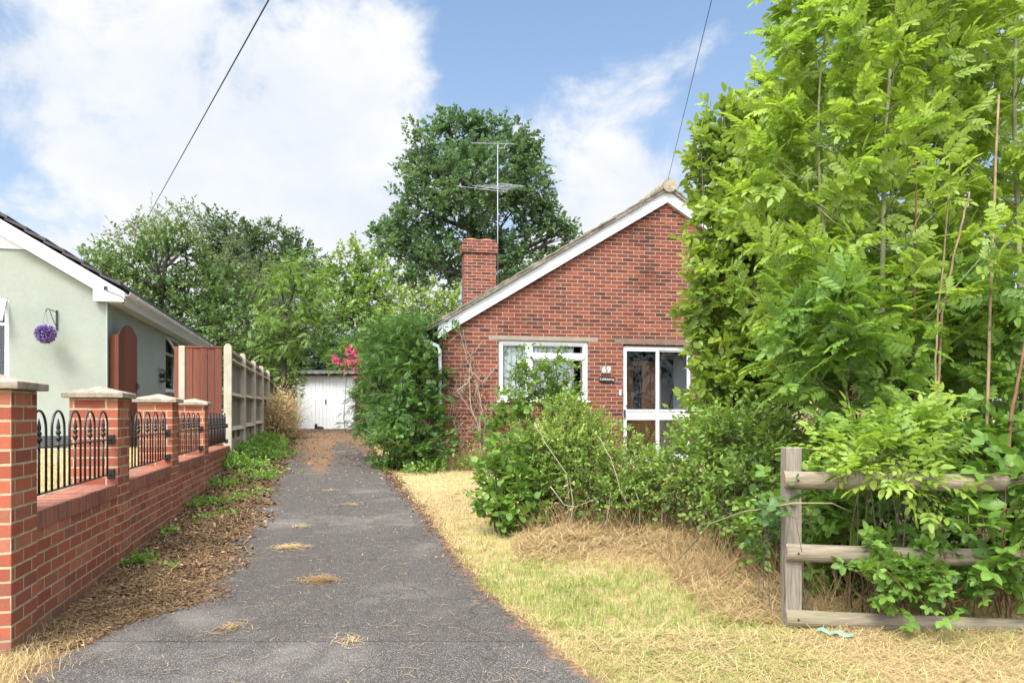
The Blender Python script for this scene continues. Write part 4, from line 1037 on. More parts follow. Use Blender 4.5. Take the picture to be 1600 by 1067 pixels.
def far_tree(name, label, base, clumps, Y, mat_, leaf, dens=1.0, tr=.3, group='trees behind the bungalows', tmpl=L_QUAD, bark='oakbark', k=9, tw=.55, depth=1.0, lo=.35, gap=0.0, spread=.9):
    bx, by = base; bz = gz(bx, by)
    t = thing(name, label, 'tree', (bx, by, bz), 0, group)
    q = QB(); tm = MB()
    cs = []
    for i, (px, py, rx, rz) in enumerate(clumps):
        s = Y / FPX; c = at(px, py, Y); r = (rx * s, max(rx, rz) * s * .9 * depth, rz * s)
        c.y += random.uniform(-.8, .8) * r[1] * .9
        cs.append((c, r))
    top = max(c.z for c, r in cs); mid = sum((c for c, r in cs), Vector()) / len(cs)
    # trunk
    tt = Vector((mid.x, mid.y, bz + (top - bz) * .72)); b0 = Vector((bx, by, bz - .2))
    tp = [b0.lerp(tt, u) + Vector((math.sin(u * 5) * .15, math.cos(u * 4) * .1 - .1, 0)) for u in np.linspace(0, 1, 10)]
    tm.tube(tp, [tr * (1.25 if u == 0 else 1) * (1 - .75 * u) for u in np.linspace(0, 1, 10)], 9)
    for c, r in cs:
        j = min(range(3, 10), key=lambda j: abs(tp[j].z - (c.z - .45 * (Vector((c.x, c.y, 0)) - Vector((tp[j].x, tp[j].y, 0))).length)))
        pts = limb(tm, tp[j], c, tr * .32, tr * .10)
        for _ in range(4):
            d = rdir(1)[0]; e = c + Vector((d[0] * r[0] * .75, d[1] * r[1] * .75, abs(d[2]) * r[2] * .75)); limb(tm, pts[4 + random.randint(0, 1)], e, tr * .09, tr * .03, n=5, seg=5)
    for i, (c, r) in enumerate(cs):
        area = 4 * math.pi * (((r[0] * r[1]) ** 1.6 + (r[0] * r[2]) ** 1.6 + (r[1] * r[2]) ** 1.6) / 3) ** (1 / 1.6)
        n = int(area * dens * 1.05)
        P, out = ellipsoid_pts(c, r, n, lo, i + Y)
        if gap: keep = vn(P[:, 0] * 1.0 + P[:, 1] * .6, P[:, 2] - P[:, 1] * .4, 1.3 / max(.5, r[0]) * 1.4, 4.0 + i) > gap; P, out = P[keep], out[keep]
        n = len(P)
        # small sprays: each a twig with leaves round it
        Dn = nrm(out * .8 + UP * .35 + rng.normal(size=(n, 3)) * .55)
        twig_leaves(q, P - Dn * tw * .4, Dn, tw * (.6 + .8 * rng.random(n)), k, tmpl, leaf, spread=spread, flat=.7, tr=.008, rnd=np.clip(rng.normal(.5, .25, n), 0, 1), jit=.5)
    q.build('crown', [mat_, M[bark]], t); 
    V = tm; V.v = [tuple(Vector(v) - t.location) for v in V.v]; V.build('trunk', M[bark], t, smooth=True)
    return t
def shrub(name, label, cat, base, clumps, tmpl, size, mat_, tw=.3, k=7, dens=14, bark='bark', stems=5, sr=.012, droop=.15, lo=.35, group=None, spread=.9, flat=.6, tr=.003, outw=.7, upw=.45, young=.0):
    """clumps: (px, py, Y, rx, ry, rz) with radii in metres; dens: sprays per square metre of clump surface"""
    bx, by = base; bz = gz(bx, by)
    t = thing(name, label, cat, (bx, by, bz), 0, group); q = QB(); sm = MB()
    for i, (px, py, Y, rx, ry, rz) in enumerate(clumps):
        c = at(px, py, Y); r = (rx, ry, rz)
        area = 4 * math.pi * (((rx * ry) ** 1.6 + (rx * rz) ** 1.6 + (ry * rz) ** 1.6) / 3) ** (1 / 1.6)
        n = int(area * dens); P, out = ellipsoid_pts(c, r, n, lo, i + px * .01)
        g = gzv(P[:, 0], P[:, 1]) + .06; ok = P[:, 2] > g; P, out = P[ok], out[ok]; n = len(P)
        Dn = nrm(out * outw + UP * upw + rng.normal(size=(n, 3)) * .5)
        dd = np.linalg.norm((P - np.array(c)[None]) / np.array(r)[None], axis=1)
        rn = np.clip(rng.normal(.42, .22, n) + young * (P[:, 2] - c.z) / rz * .5 + (dd - .8) * .3, 0, 1)  # new growth paler on top; lower, inner leaves darkened to suggest shaded gaps
        twig_leaves(q, P - Dn * tw * .35, Dn, tw * (.6 + .8 * rng.random(n)), k, tmpl, size, spread=spread, droop=droop, flat=flat, tr=tr, rnd=rn)
        for s_ in range(stems):
            d = rdir(1)[0]; e = Vector((c.x + d[0] * rx * .6, c.y + d[1] * ry * .6, c.z + abs(d[2]) * rz * .6))
            b0 = Vector((bx + (c.x - bx) * .55 + random.uniform(-.12, .12), by + (c.y - by) * .55 + random.uniform(-.12, .12), 0)); b0.z = gz(b0.x, b0.y) - .05
            limb(sm, b0, e, sr * random.uniform(.7, 1.2), sr * .35, n=6, seg=5)
    q.build('foliage', [mat_, M[bark]], t)
    sm.v = [tuple(Vector(v) - t.location) for v in sm.v]
    sm.build('stems', M[bark], t, smooth=True)
    return t
def sapling(name, label, pts, r0, r1, nlat, latlen, size, mat_, tmpl=L_ASH, bark='greenbark', start=.2, group=None, kk=9, up=.75, extra=None):
    """a straight young tree: stem through PTS, opposite laterals, compound leaves"""
    pts = [Vector(p) for p in pts]; b = pts[0].copy(); b.z = gz(b.x, b.y); pts[0] = Vector((b.x, b.y, b.z - .1))
    t = thing(name, label, 'sapling', b, 0, group); q = QB(); sm = MB()
    # smooth stem
    ctl = pts; out = []
    for i in range(len(ctl) - 1):
        p0 = ctl[max(i - 1, 0)]; p1 = ctl[i]; p2 = ctl[i + 1]; p3 = ctl[min(i + 2, len(ctl) - 1)]
        for u in np.linspace(0, 1, 8, endpoint=False):
            out.append(.5 * ((2 * p1) + (p2 - p0) * u + (2 * p0 - 5 * p1 + 4 * p2 - p3) * u * u + (3 * p1 - p0 - 3 * p2 + p3) * u ** 3))
    out.append(ctl[-1]); N_ = len(out)
    sm.tube(out, [r0 + (r1 - r0) * (i / (N_ - 1)) for i in range(N_)], 8)
    O, Dn, L = [], [], []
    for j in range(nlat):
        f = start + (1 - start) * (j + .5) / nlat; p = out[min(N_ - 1, int(f * (N_ - 1)))]
        th0 = j * 1.57 + random.uniform(-.4, .4)
        for sgn in (0, math.pi):
            th = th0 + sgn; l = latlen * (1.08 - .78 * f) * random.uniform(.65, 1.25)
            d = Vector((math.cos(th), math.sin(th), up)).normalized()
            e = p + d * l; mid = p.lerp(e, .5) - Vector((0, 0, .06 * l))
            rr = (r0 + (r1 - r0) * f) * .42
            sm.tube([p, mid, e], [rr, rr * .7, rr * .3], 5)
            m_ = max(2, int(l / .28))
            for s_ in range(m_):
                g_ = (s_ + .6) / m_; b_ = p.lerp(e, g_)
                O.append(b_); Dn.append(d + Vector(rdir(1)[0]) * .6); L.append(.22 * random.uniform(.7, 1.4))
            O.append(e); Dn.append(d + Vector((0, 0, .3))); L.append(.28)
    O.append(out[-1]); Dn.append(Vector((0, 0, 1))); L.append(.25)
    O = np.array(O); Dn = np.array(Dn); L = np.array(L)
    twig_leaves(q, O, Dn, L, kk, tmpl, size, spread=1.0, droop=.1, flat=.5, tr=.0035, rnd=np.clip(rng.normal(.55, .25, len(O)), 0, 1), jit=.45, sv=.9)
    q.build('foliage', [mat_, M[bark]], t); sm.v = [tuple(Vector(v) - t.location) for v in sm.v]; sm.build('trunk', M[bark], t, smooth=True)
    return t

# ------------------------------------------------------------------ far trees
OAK = [(700, 222, 62, 50), (780, 232, 55, 52), (652, 250, 32, 55), (828, 290, 42, 52), (740, 300, 75, 62), (660, 335, 52, 52), (850, 352, 46, 38), (795, 350, 60, 60), (715, 375, 70, 55), (618, 366, 38, 30), (598, 372, 22, 20), (640, 405, 50, 42), (700, 430, 60, 40), (790, 415, 60, 45), (868, 372, 36, 32), (885, 355, 20, 18), (745, 190, 30, 22), (690, 190, 30, 22), (820, 240, 25, 30)]
far_tree('oak_tree', 'tall dark green oak rising behind the chimney and aerial', (-3.0, 46), OAK, 45, M['oakleaf'], .27, dens=6.0, tr=.62, k=13, tw=.85, gap=.44)
far_tree('maple_tree', 'broad bushy green maple beyond the pale green bungalow roof', (-13.5, 27.0), [(190, 425, 50, 42), (250, 415, 58, 52), (305, 440, 50, 50), (220, 490, 80, 50), (300, 505, 72, 55), (352, 500, 55, 50), (160, 415, 22, 20), (345, 450, 40, 40), (270, 375, 35, 26)], 26, M['mapleleaf'], .15, dens=9, tr=.3, k=12, tw=.7)
far_tree('airy_tree', 'loose airy grey green tree with bare limbs above the maple', (-15.8, 36), [(210, 345, 24, 22), (240, 345, 24, 26), (285, 340, 30, 26), (260, 385, 50, 30), (205, 385, 30, 20), (225, 365, 22, 18), (300, 370, 22, 26)], 35, M['gumleaf'], .26, dens=2.6, tr=.3, k=8, tw=1.0, gap=.34, tmpl=_leaf(.2))
far_tree('dark_tree', 'dense dark tree with domed top behind the other trees', (-11.5, 40), [(335, 370, 30, 30), (370, 385, 45, 40), (420, 385, 50, 40), (460, 410, 40, 36), (490, 440, 30, 36), (380, 430, 60, 50), (440, 450, 60, 50), (340, 420, 40, 40)], 39, M['darkleaf'], .21, dens=6.5, tr=.4, k=12, tw=.9)
far_tree('feathery_tree', 'grey green feathery tree between the domed dark tree and the light one', (-10.6, 31), [(370, 420, 30, 40), (395, 440, 34, 50), (400, 490, 45, 45), (360, 470, 34, 40), (425, 460, 30, 40)], 30, M['gumleaf'], .16, dens=7, tr=.25, k=12, tw=.7, tmpl=_leaf(.12))
far_tree('locust_tree', 'light green feathery tree leaning over the boarded fence end', (-7.9, 24.2), [(440, 430, 32, 36), (470, 425, 30, 34), (455, 480, 50, 44), (440, 530, 45, 40), (480, 515, 38, 36), (440, 570, 32, 28), (458, 600, 18, 14), (485, 470, 30, 40), (425, 590, 22, 20), (470, 586, 14, 10)], 24, M['feather'], .26, dens=4.4, tr=.16, k=7, tw=.55, tmpl=L_WIST)
far_tree('ash_tree', 'pale green loose ash tree standing beyond the garage roof', (-8.2, 35), [(545, 410, 28, 32), (530, 440, 34, 30), (575, 425, 34, 30), (560, 465, 50, 36), (520, 480, 30, 40), (600, 465, 35, 35), (560, 515, 55, 40), (610, 520, 35, 40)], 34, M['feather'], .20, dens=6.5, tr=.2, k=11, tw=.85, gap=.2)
far_tree('plum_tree', 'bright green spreading tree between the garage and the chimney', (-3.4, 21.5), [(640, 480, 36, 26), (670, 470, 40, 24), (705, 475, 30, 18), (690, 505, 46, 34), (640, 520, 46, 34), (600, 545, 38, 36), (655, 560, 50, 40)], 21, M['laurel'], .11, dens=13, tr=.12, k=9, tw=.5)
far_tree('apple_tree', 'low dark spreading tree over the weathered fence top', (-9.9, 25.5), [(370, 520, 48, 34), (410, 545, 42, 36), (340, 545, 40, 30), (385, 580, 45, 34), (320, 510, 34, 28)], 25, M['mapleleaf'], .13, dens=10, tr=.18, k=11, tw=.6)
far_tree('holly_tree', 'very dark thicket tree filling the gap behind the garage', (-9.0, 31), [(480, 520, 50, 60), (530, 560, 50, 50), (440, 560, 50, 60), (580, 570, 45, 50), (400, 580, 50, 50), (500, 600, 60, 40), (600, 600, 40, 40)], 31.5, M['oakleaf'], .22, dens=4.5, tr=.25, k=9, tw=.7)
# distant wood closing the view
q = QB(); n = 9000
x = rng.uniform(-75, 75, n); y = 72 + rng.uniform(-6, 6, n); h = 5.5 + 4.5 * vn(x, y * 0, .13, 2.2) + 1.5 * vn(x, y * 0, .5, 5)
z = 1 + h * rng.random(n) ** .7; P = np.stack([x, y, z], 1); Dn = nrm(rdir(n) + UP * .5)
twig_leaves(q, P, Dn, 1.4, 7, L_QUAD, .7, tr=.02, flat=.6, jit=.5)
tag(q.build('distant_wood', [M['darkleaf'], M['oakbark']]), 'dark far wood filling the skyline behind all the gardens', 'wood', kind='stuff')

# ------------------------------------------------------------------ shrubs round the house
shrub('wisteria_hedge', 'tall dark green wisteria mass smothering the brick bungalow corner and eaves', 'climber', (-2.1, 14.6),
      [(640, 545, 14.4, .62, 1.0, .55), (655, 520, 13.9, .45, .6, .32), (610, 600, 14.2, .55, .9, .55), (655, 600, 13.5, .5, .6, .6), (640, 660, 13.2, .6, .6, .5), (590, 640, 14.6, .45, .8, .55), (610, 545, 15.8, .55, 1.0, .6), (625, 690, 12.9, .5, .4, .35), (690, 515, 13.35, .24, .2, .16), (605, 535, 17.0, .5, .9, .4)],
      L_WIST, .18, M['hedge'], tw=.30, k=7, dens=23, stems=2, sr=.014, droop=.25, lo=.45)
shrub('climbing_vine', 'broad leaved vine climbing the white downpipe beside the wisteria', 'vine', (-1.65, 13.1),
      [(676, 590, 13.15, .16, .15, .5), (668, 650, 13.0, .28, .2, .4), (690, 690, 12.8, .30, .2, .26), (655, 700, 12.5, .35, .25, .25), (630, 640, 12.75, .3, .2, .4), (660, 560, 13.2, .2, .2, .25), (620, 690, 12.5, .4, .3, .25)],
      L_ROUND, .10, M['hedge'], tw=.2, k=6, dens=30, stems=2, sr=.006, droop=.1, lo=.5)
shrub('rambling_rose', 'climbing rose with dark pink blooms beside the garage roof', 'rose', (-5.3, 24.5),
      [(535, 555, 24, .55, .6, .55), (588, 560, 23, .5, .6, .6), (580, 600, 23, .35, .5, .5), (600, 640, 21.5, .5, .7, .7)], L_ROSE, .16, M['bramble'], tw=.35, k=6, dens=18, stems=1)
ro = [o for o in col.objects if o.name == 'rambling_rose'][0]
q = QB()
for (px, py, s, n) in ((551, 551, 9, 26), (556, 570, 8, 24), (563, 562, 6, 10), (543, 567, 8, 14), (525, 562, 7, 10), (530, 566, 4, 6), (558, 580, 5, 8), (580, 548, 6, 10), (586, 545, 4, 6), (553, 588, 4, 4), (570, 590, 6, 5), (520, 556, 4, 3)):
    for _ in range(n):
        c = np.array(at(px + random.gauss(0, s * .5), py + random.gauss(0, s * .5), 22.4 + random.uniform(-.2, .2))); kx = 9
        d = rdir(kx) + np.array([0, -.5, .2]); v = rng.random()
        q.leaves(L_ROUND, np.repeat(c[None], kx, 0), d, rdir(kx), .065, np.clip(v + rng.normal(0, .12, kx), 0, 1))
q.build('blossom', M['flower'], ro)
# dry bush at the fence end
t = thing('dead_bush', 'dry straw coloured dead bush at the far end of the boarded fence', 'dead bush', (at(440, 660, 21).x, 21, gz(at(440, 660, 21).x, 21)))
q = QB(); n = 900; b = np.array(t.location); 
P0 = b[None] + rng.normal(size=(n, 3)) * [.19, .3, .25] + [0, 0, .45]; d = nrm(rng.normal(size=(n, 3)) * [.6, .6, .7] + [0, 0, .5]); P1 = P0 + d * rng.uniform(.2, .75, (n, 1)); P0[:, 2] = np.maximum(P0[:, 2], b[2])
q.sticks(P0, P1, .008, .003, 0, rng.random(n).repeat(6) * .3 + .25)
kk = 2200; P = b[None] + rng.normal(size=(kk, 3)) * [.19, .3, .34] + [0, 0, .6]; P = P[P[:, 2] > b[2]]; kk = len(P)
q.leaves(L_LANCE, P, rdir(kk), rdir(kk), .09, .15 + .4 * rng.random(kk)); q.build('twigs', M['straw'], t)

# dead vine on the brick corner
t = thing('dead_vine', 'bare grey dead vine stems trained on the brick by the window', 'vine', hw(.5, -.05, 0), HR)
m = MB()
VINE = [[(752, 715), (750, 690), (745, 660), (733, 640), (720, 622), (712, 606)], [(745, 660), (736, 638), (733, 610), (732, 585), (735, 560), (728, 545), (722, 515)], [(712, 612), (728, 600), (736, 590), (736, 575), (728, 560), (724, 540), (716, 515), (712, 500)],
        [(750, 690), (748, 660), (752, 640), (748, 620), (745, 600)], [(720, 622), (708, 618), (698, 612)], [(728, 560), (740, 550), (748, 538), (756, 530)], [(733, 640), (718, 637), (705, 634), (702, 642), (706, 655)], [(735, 580), (752, 598), (758, 592), (750, 580), (742, 565)], [(752, 600), (770, 580), (782, 560)], [(702, 535), (718, 520), (726, 535), (712, 552)], [(708, 655), (714, 680), (728, 700)], [(752, 715), (756, 680), (757, 650), (760, 630)]]
for i, st in enumerate(VINE):
    pts = []
    for (px, py) in st:
        # meet the wall plane, then stand a little proud of it
        dx, dz = (px - 800) / FPX, (HORIZON - py) / FPX
        den_ = dx * (-hs) + hc; tt = (HX * -hs + HY * hc) / den_
        w = Vector((dx * tt, tt, EYE + dz * tt)) - Vector((HX, HY, HZ)); u = w.x * hc + w.y * hs
        pts.append(Vector((u - .5, -.005 + .05 - .05 + random.uniform(-.035, -.012), w.z)))
    fine = [pts[0]]
    for a_, b_ in zip(pts, pts[1:]):
        for u in (.33, .66, 1.0): fine.append(a_.lerp(b_, u) + Vector((random.uniform(-.012, .012), 0, random.uniform(-.012, .012))))
    r = .014 if i < 4 else .008
    m.tube(fine, [r * (1 - .6 * k / len(fine)) for k in range(len(fine))], 6)
for _ in range(26):
    u = random.uniform(.02, .85); z = random.uniform(.2, 1.2); p = Vector((u - .5, -.02, z)); pts = [p.copy()]; d_ = Vector((random.uniform(-.5, .5), 0, 1))
    for s_ in range(random.randint(5, 11)):
        d_ = (d_ + Vector((random.uniform(-.5, .5), 0, random.uniform(-.25, .3)))).normalized(); p = p + d_ * .11; p.y = -.012 - random.random() * .02; pts.append(p.copy())
    m.tube(pts, [.0045 * (1 - .6 * k / len(pts)) for k in range(len(pts))], 5)
m.build('stems', M['drytwig'], t, smooth=True)
q = QB(); kx = 420; u = rng.uniform(.0, .85, kx); z = rng.uniform(.1, 1.75, kx) ** 1.0; keep = vn(u, z, 4.0, 2.2) > .5; u, z = u[keep], z[keep]; kx = len(u)
P = np.array([tuple(hw(a_, -.03, b_)) for a_, b_ in zip(u, z)]); q.leaves(L_OVATE, P, rdir(kx) + np.array([0, 0, -.6]), rdir(kx) + np.array([.2, -1, 0]), .05, rng.random(kx) * .9); q.build('dry_leaves', M['dead'], t)
shrub('wall_shrub', 'dark leafy shrub growing up in front of the white framed window', 'shrub', (.55, 12.4),
      [(800, 655, 12.2, .42, .4, .42), (850, 640, 12.2, .5, .4, .45), (895, 655, 12.3, .4, .4, .4), (770, 675, 12.2, .3, .35, .35), (845, 600, 12.3, .34, .3, .34), (880, 610, 12.3, .24, .25, .3), (820, 590, 12.3, .16, .2, .34), (805, 560, 12.3, .07, .1, .22), (868, 552, 12.3, .09, .12, .24), (848, 575, 12.3, .16, .15, .22), (895, 575, 12.3, .08, .1, .14)],
      L_OVATE, .085, M['hazel'], tw=.26, k=8, dens=34, stems=3, sr=.010, young=.6)
# the privet in front of the lawn edge
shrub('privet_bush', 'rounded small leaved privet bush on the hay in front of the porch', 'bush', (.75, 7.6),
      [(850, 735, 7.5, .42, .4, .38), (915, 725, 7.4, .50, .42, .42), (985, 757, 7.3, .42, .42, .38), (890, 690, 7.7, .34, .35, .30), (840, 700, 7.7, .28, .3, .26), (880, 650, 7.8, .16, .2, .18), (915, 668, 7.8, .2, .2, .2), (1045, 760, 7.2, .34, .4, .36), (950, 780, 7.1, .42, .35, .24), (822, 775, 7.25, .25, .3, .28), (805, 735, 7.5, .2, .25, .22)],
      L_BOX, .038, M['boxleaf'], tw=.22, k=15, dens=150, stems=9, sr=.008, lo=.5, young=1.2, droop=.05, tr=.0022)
shrub('hazel_sapling', 'young hazel with large round leaves against the privet bush', 'shrub', (-.02, 7.15),
      [(782, 780, 7.1, .17, .2, .24), (805, 760, 7.2, .2, .2, .26), (770, 735, 7.1, .06, .08, .12), (775, 690, 7.3, .07, .1, .09), (770, 755, 7.1, .12, .12, .16), (762, 720, 7.2, .05, .08, .1), (790, 715, 7.3, .08, .1, .14), (812, 800, 7.0, .14, .15, .13), (785, 815, 6.95, .15, .15, .12), (800, 790, 7.0, .2, .2, .16), (760, 790, 7.0, .10, .12, .12), (820, 720, 7.3, .1, .12, .15), (815, 655, 7.5, .09, .1, .14)],
      L_ROUND, .085, M['hazel'], tw=.2, k=7, dens=42, stems=2, sr=.006, droop=.05, lo=.3)
# honeysuckle and bramble running into the thicket
shrub('honeysuckle_bush', 'sprawling light green honeysuckle between the privet and the rail fence post', 'bush', (2.1, 6.4),
      [(1090, 740, 6.7, .40, .4, .34), (1150, 720, 6.4, .42, .42, .40), (1105, 690, 6.8, .34, .36, .25), (1190, 760, 5.8, .30, .3, .36), (1180, 680, 6.4, .42, .4, .3), (1140, 790, 6.0, .30, .3, .22), (1095, 672, 7.3, .20, .25, .14), (1200, 830, 5.3, .22, .25, .2)],
      L_OVATE, .055, M['boxleaf'], tw=.28, k=11, dens=75, stems=7, sr=.007, lo=.4, young=.8, tr=.0025)
# broad leaved tree on the house side of the thicket
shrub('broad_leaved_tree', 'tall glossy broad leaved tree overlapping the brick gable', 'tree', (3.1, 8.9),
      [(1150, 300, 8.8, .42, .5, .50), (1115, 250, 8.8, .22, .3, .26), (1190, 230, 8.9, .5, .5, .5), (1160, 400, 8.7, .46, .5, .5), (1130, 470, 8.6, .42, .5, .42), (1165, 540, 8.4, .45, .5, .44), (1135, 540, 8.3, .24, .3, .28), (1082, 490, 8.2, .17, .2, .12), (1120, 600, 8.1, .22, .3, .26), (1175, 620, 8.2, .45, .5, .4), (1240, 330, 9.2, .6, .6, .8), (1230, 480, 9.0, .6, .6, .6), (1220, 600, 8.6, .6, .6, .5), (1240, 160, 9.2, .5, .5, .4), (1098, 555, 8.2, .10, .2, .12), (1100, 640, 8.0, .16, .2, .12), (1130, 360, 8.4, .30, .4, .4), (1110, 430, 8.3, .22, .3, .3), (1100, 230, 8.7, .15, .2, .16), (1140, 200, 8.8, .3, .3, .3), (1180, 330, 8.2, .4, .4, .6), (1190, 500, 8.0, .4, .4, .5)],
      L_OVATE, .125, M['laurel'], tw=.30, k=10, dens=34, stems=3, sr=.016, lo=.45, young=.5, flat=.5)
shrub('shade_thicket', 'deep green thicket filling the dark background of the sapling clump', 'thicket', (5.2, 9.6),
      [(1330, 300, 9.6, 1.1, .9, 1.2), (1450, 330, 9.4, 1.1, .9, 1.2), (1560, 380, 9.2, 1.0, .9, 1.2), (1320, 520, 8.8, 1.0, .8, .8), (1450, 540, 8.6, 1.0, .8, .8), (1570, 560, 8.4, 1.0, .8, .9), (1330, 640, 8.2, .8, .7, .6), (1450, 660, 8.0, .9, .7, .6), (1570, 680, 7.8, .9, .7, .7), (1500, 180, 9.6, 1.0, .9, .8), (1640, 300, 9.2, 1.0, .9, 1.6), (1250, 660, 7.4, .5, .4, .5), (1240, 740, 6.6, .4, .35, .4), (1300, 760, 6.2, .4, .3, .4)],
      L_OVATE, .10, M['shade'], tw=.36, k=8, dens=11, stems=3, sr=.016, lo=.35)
# ------------------------------------------------------------------ the sapling clump
G = 'ash saplings behind the rail fence'
sapling('ash_sapling', 'slender ash sapling with curving stem on the sky side of the clump', [at(1338, 830, 5.7), at(1325, 640, 5.7), at(1303, 470, 5.65), at(1282, 300, 5.6), at(1280, 150, 5.6), at(1292, 30, 5.6)], .022, .006, 13, .72, .145, M['ash'], group=G, kk=14)
sapling('ash_sapling', 'straight ash sapling with pale olive stem rising behind the top rail', [at(1384, 850, 5.5), at(1380, 640, 5.5), at(1379, 420, 5.5), at(1384, 220, 5.5), at(1396, 40, 5.5), at(1402, -90, 5.5)], .027, .008, 15, 1.1, .145, M['ash'], group=G, kk=14)
sapling('ash_sapling', 'ash sapling standing between the olive stem and the tall dry cane', [at(1480, 840, 6.2), at(1472, 600, 6.2), at(1478, 380, 6.2), at(1470, 180, 6.2), at(1480, 20, 6.2), at(1490, -100, 6.2)], .024, .008, 15, 1.15, .145, M['ash'], group=G, kk=14)
sapling('ash_sapling', 'ash sapling rising behind the reddish leaning cane', [at(1600, 840, 5.6), at(1598, 600, 5.6), at(1592, 380, 5.6), at(1585, 180, 5.6), at(1590, 0, 5.6), at(1600, -120, 5.6)], .026, .008, 14, 1.05, .145, M['ash'], group=G, kk=14)
sapling('ash_sapling', 'taller ash sapling deep in the clump with yellowish crown against the sky', [at(1430, 800, 7.2), at(1425, 560, 7.2), at(1432, 340, 7.2), at(1440, 140, 7.2), at(1446, 10, 7.2), at(1452, -80, 7.2)], .028, .008, 16, 1.25, .145, M['ash'], group=G, kk=14)
sapling('ash_sapling', 'ash sapling partly hidden by the glossy broad leaved tree', [at(1290, 800, 7.0), at(1286, 560, 7.0), at(1280, 360, 7.0), at(1310, 170, 7.0), at(1335, 40, 7.0), at(1345, -40, 7.0)], .026, .008, 15, .9, .145, M['ash'], group=G, kk=14)
sapling('ash_sapling', 'ash sapling in the gap behind the tall dry cane', [at(1540, 800, 7.0), at(1535, 560, 7.0), at(1530, 340, 7.0), at(1520, 150, 7.0), at(1530, 20, 7.0), at(1540, -90, 7.0)], .026, .008, 15, 1.2, .145, M['ash'], group=G, kk=14)
sapling('ash_sapling', 'lower bushy ash regrowth around the stem bases above the top rail', [at(1330, 840, 5.2), at(1335, 700, 5.2), at(1320, 600, 5.2), at(1300, 500, 5.2)], .012, .004, 8, .75, .165, M['ashdeep'], start=.35, kk=11)
sapling('ash_sapling', 'lower bushy ash regrowth beside the reddish leaning cane', [at(1530, 840, 5.5), at(1525, 700, 5.5), at(1515, 600, 5.5), at(1510, 490, 5.5)], .012, .004, 8, .8, .165, M['ashdeep'], start=.3, kk=11)
sapling('ash_sapling', 'lower bushy ash regrowth between the two olive sapling stems', [at(1430, 840, 5.9), at(1425, 700, 5.9), at(1432, 600, 5.9), at(1440, 460, 5.9)], .012, .004, 9, .85, .165, M['ashdeep'], start=.3, kk=11)
# canes
def cane(label, pts, r, m_):
    pts = [at(*p) for p in pts]; pts[0].z = min(pts[0].z, gz(pts[0].x, pts[0].y))
    fine = [pts[0]]
    for a_, b_ in zip(pts, pts[1:]):
        for u in (.25, .5, .75, 1.0): fine.append(a_.lerp(b_, u) + Vector((random.uniform(-.004, .004), random.uniform(-.004, .004), 0)))
    m = MB(); m.tube(fine, [r * (1 - .45 * k / len(fine)) for k in range(len(fine))], 7)
    return tag(m.build('dry_cane', m_, smooth=True), label, 'cane', 'canes standing in the sapling clump')
cane('tall pale dry cane with snapped top standing upright among the saplings', [(1535, 860, 5.0), (1545, 560, 5.0), (1552, 350, 5.0), (1560, 148, 5.0)], .0125, M['cane'])
cane('reddish brown cane leaning outward above the top rail end', [(1560, 760, 4.75), (1578, 660, 4.75), (1590, 600, 4.75), (1612, 480, 4.75)], .014, M['redcane'])
cane('thin curving brown cane in the middle of the saplings', [(1462, 840, 5.0), (1462, 560, 5.0), (1466, 480, 5.0), (1480, 340, 5.0), (1484, 240, 5.0)], .008, M['cane'])
cane('leaning tan cane crossing behind the thin curving cane', [(1455, 800, 5.15), (1472, 490, 5.15), (1490, 400, 5.15), (1505, 340, 5.15), (1515, 300, 5.15)], .010, M['cane'])
cane('short broken cane beside the olive sapling stem', [(1428, 800, 5.3), (1430, 400, 5.3), (1431, 200, 5.3), (1432, 155, 5.3)], .008, M['redcane'])
cane('pale green arching bramble cane crossing in front of the fence post', [(1050, 860, 5.8), (1110, 818, 4.9), (1160, 800, 4.4), (1240, 786, 4.05), (1300, 786, 4.1), (1330, 800, 4.3)], .006, M['greenbark'])
# brambles and regrowth over the fence
shrub('ash_regrowth', 'bright green leafy regrowth spilling over the top rail', 'regrowth', (2.35, 4.75),
      [(1400, 690, 4.45, .20, .14, .07), (1330, 700, 4.45, .16, .14, .07), (1455, 690, 4.5, .17, .14, .08), (1400, 735, 4.12, .20, .06, .06), (1440, 650, 4.6, .12, .12, .07), (1350, 740, 4.12, .10, .05, .04), (1430, 765, 4.15, .12, .05, .03), (1360, 710, 4.2, .14, .08, .05), (1420, 715, 4.2, .15, .06, .05)],
      L_ROSE, .145, M['ash'], tw=.18, k=6, dens=70, stems=2, sr=.006, lo=.2, flat=.9, droop=.2)
shrub('bramble', 'bramble trailing over the middle rail in a bright green spray', 'bramble', (2.7, 4.85),
      [(1380, 880, 4.10, .16, .05, .08), (1440, 900, 4.12, .16, .06, .09), (1350, 860, 4.2, .1, .06, .06), (1470, 870, 4.15, .12, .06, .1), (1490, 920, 4.2, .1, .06, .07), (1540, 890, 4.15, .12, .06, .06), (1400, 930, 4.15, .10, .06, .04)],
      L_TRI, .085, M['bramble'], tw=.20, k=7, dens=85, stems=2, sr=.005, lo=.2, flat=.5, droop=.35, bark='redcane')
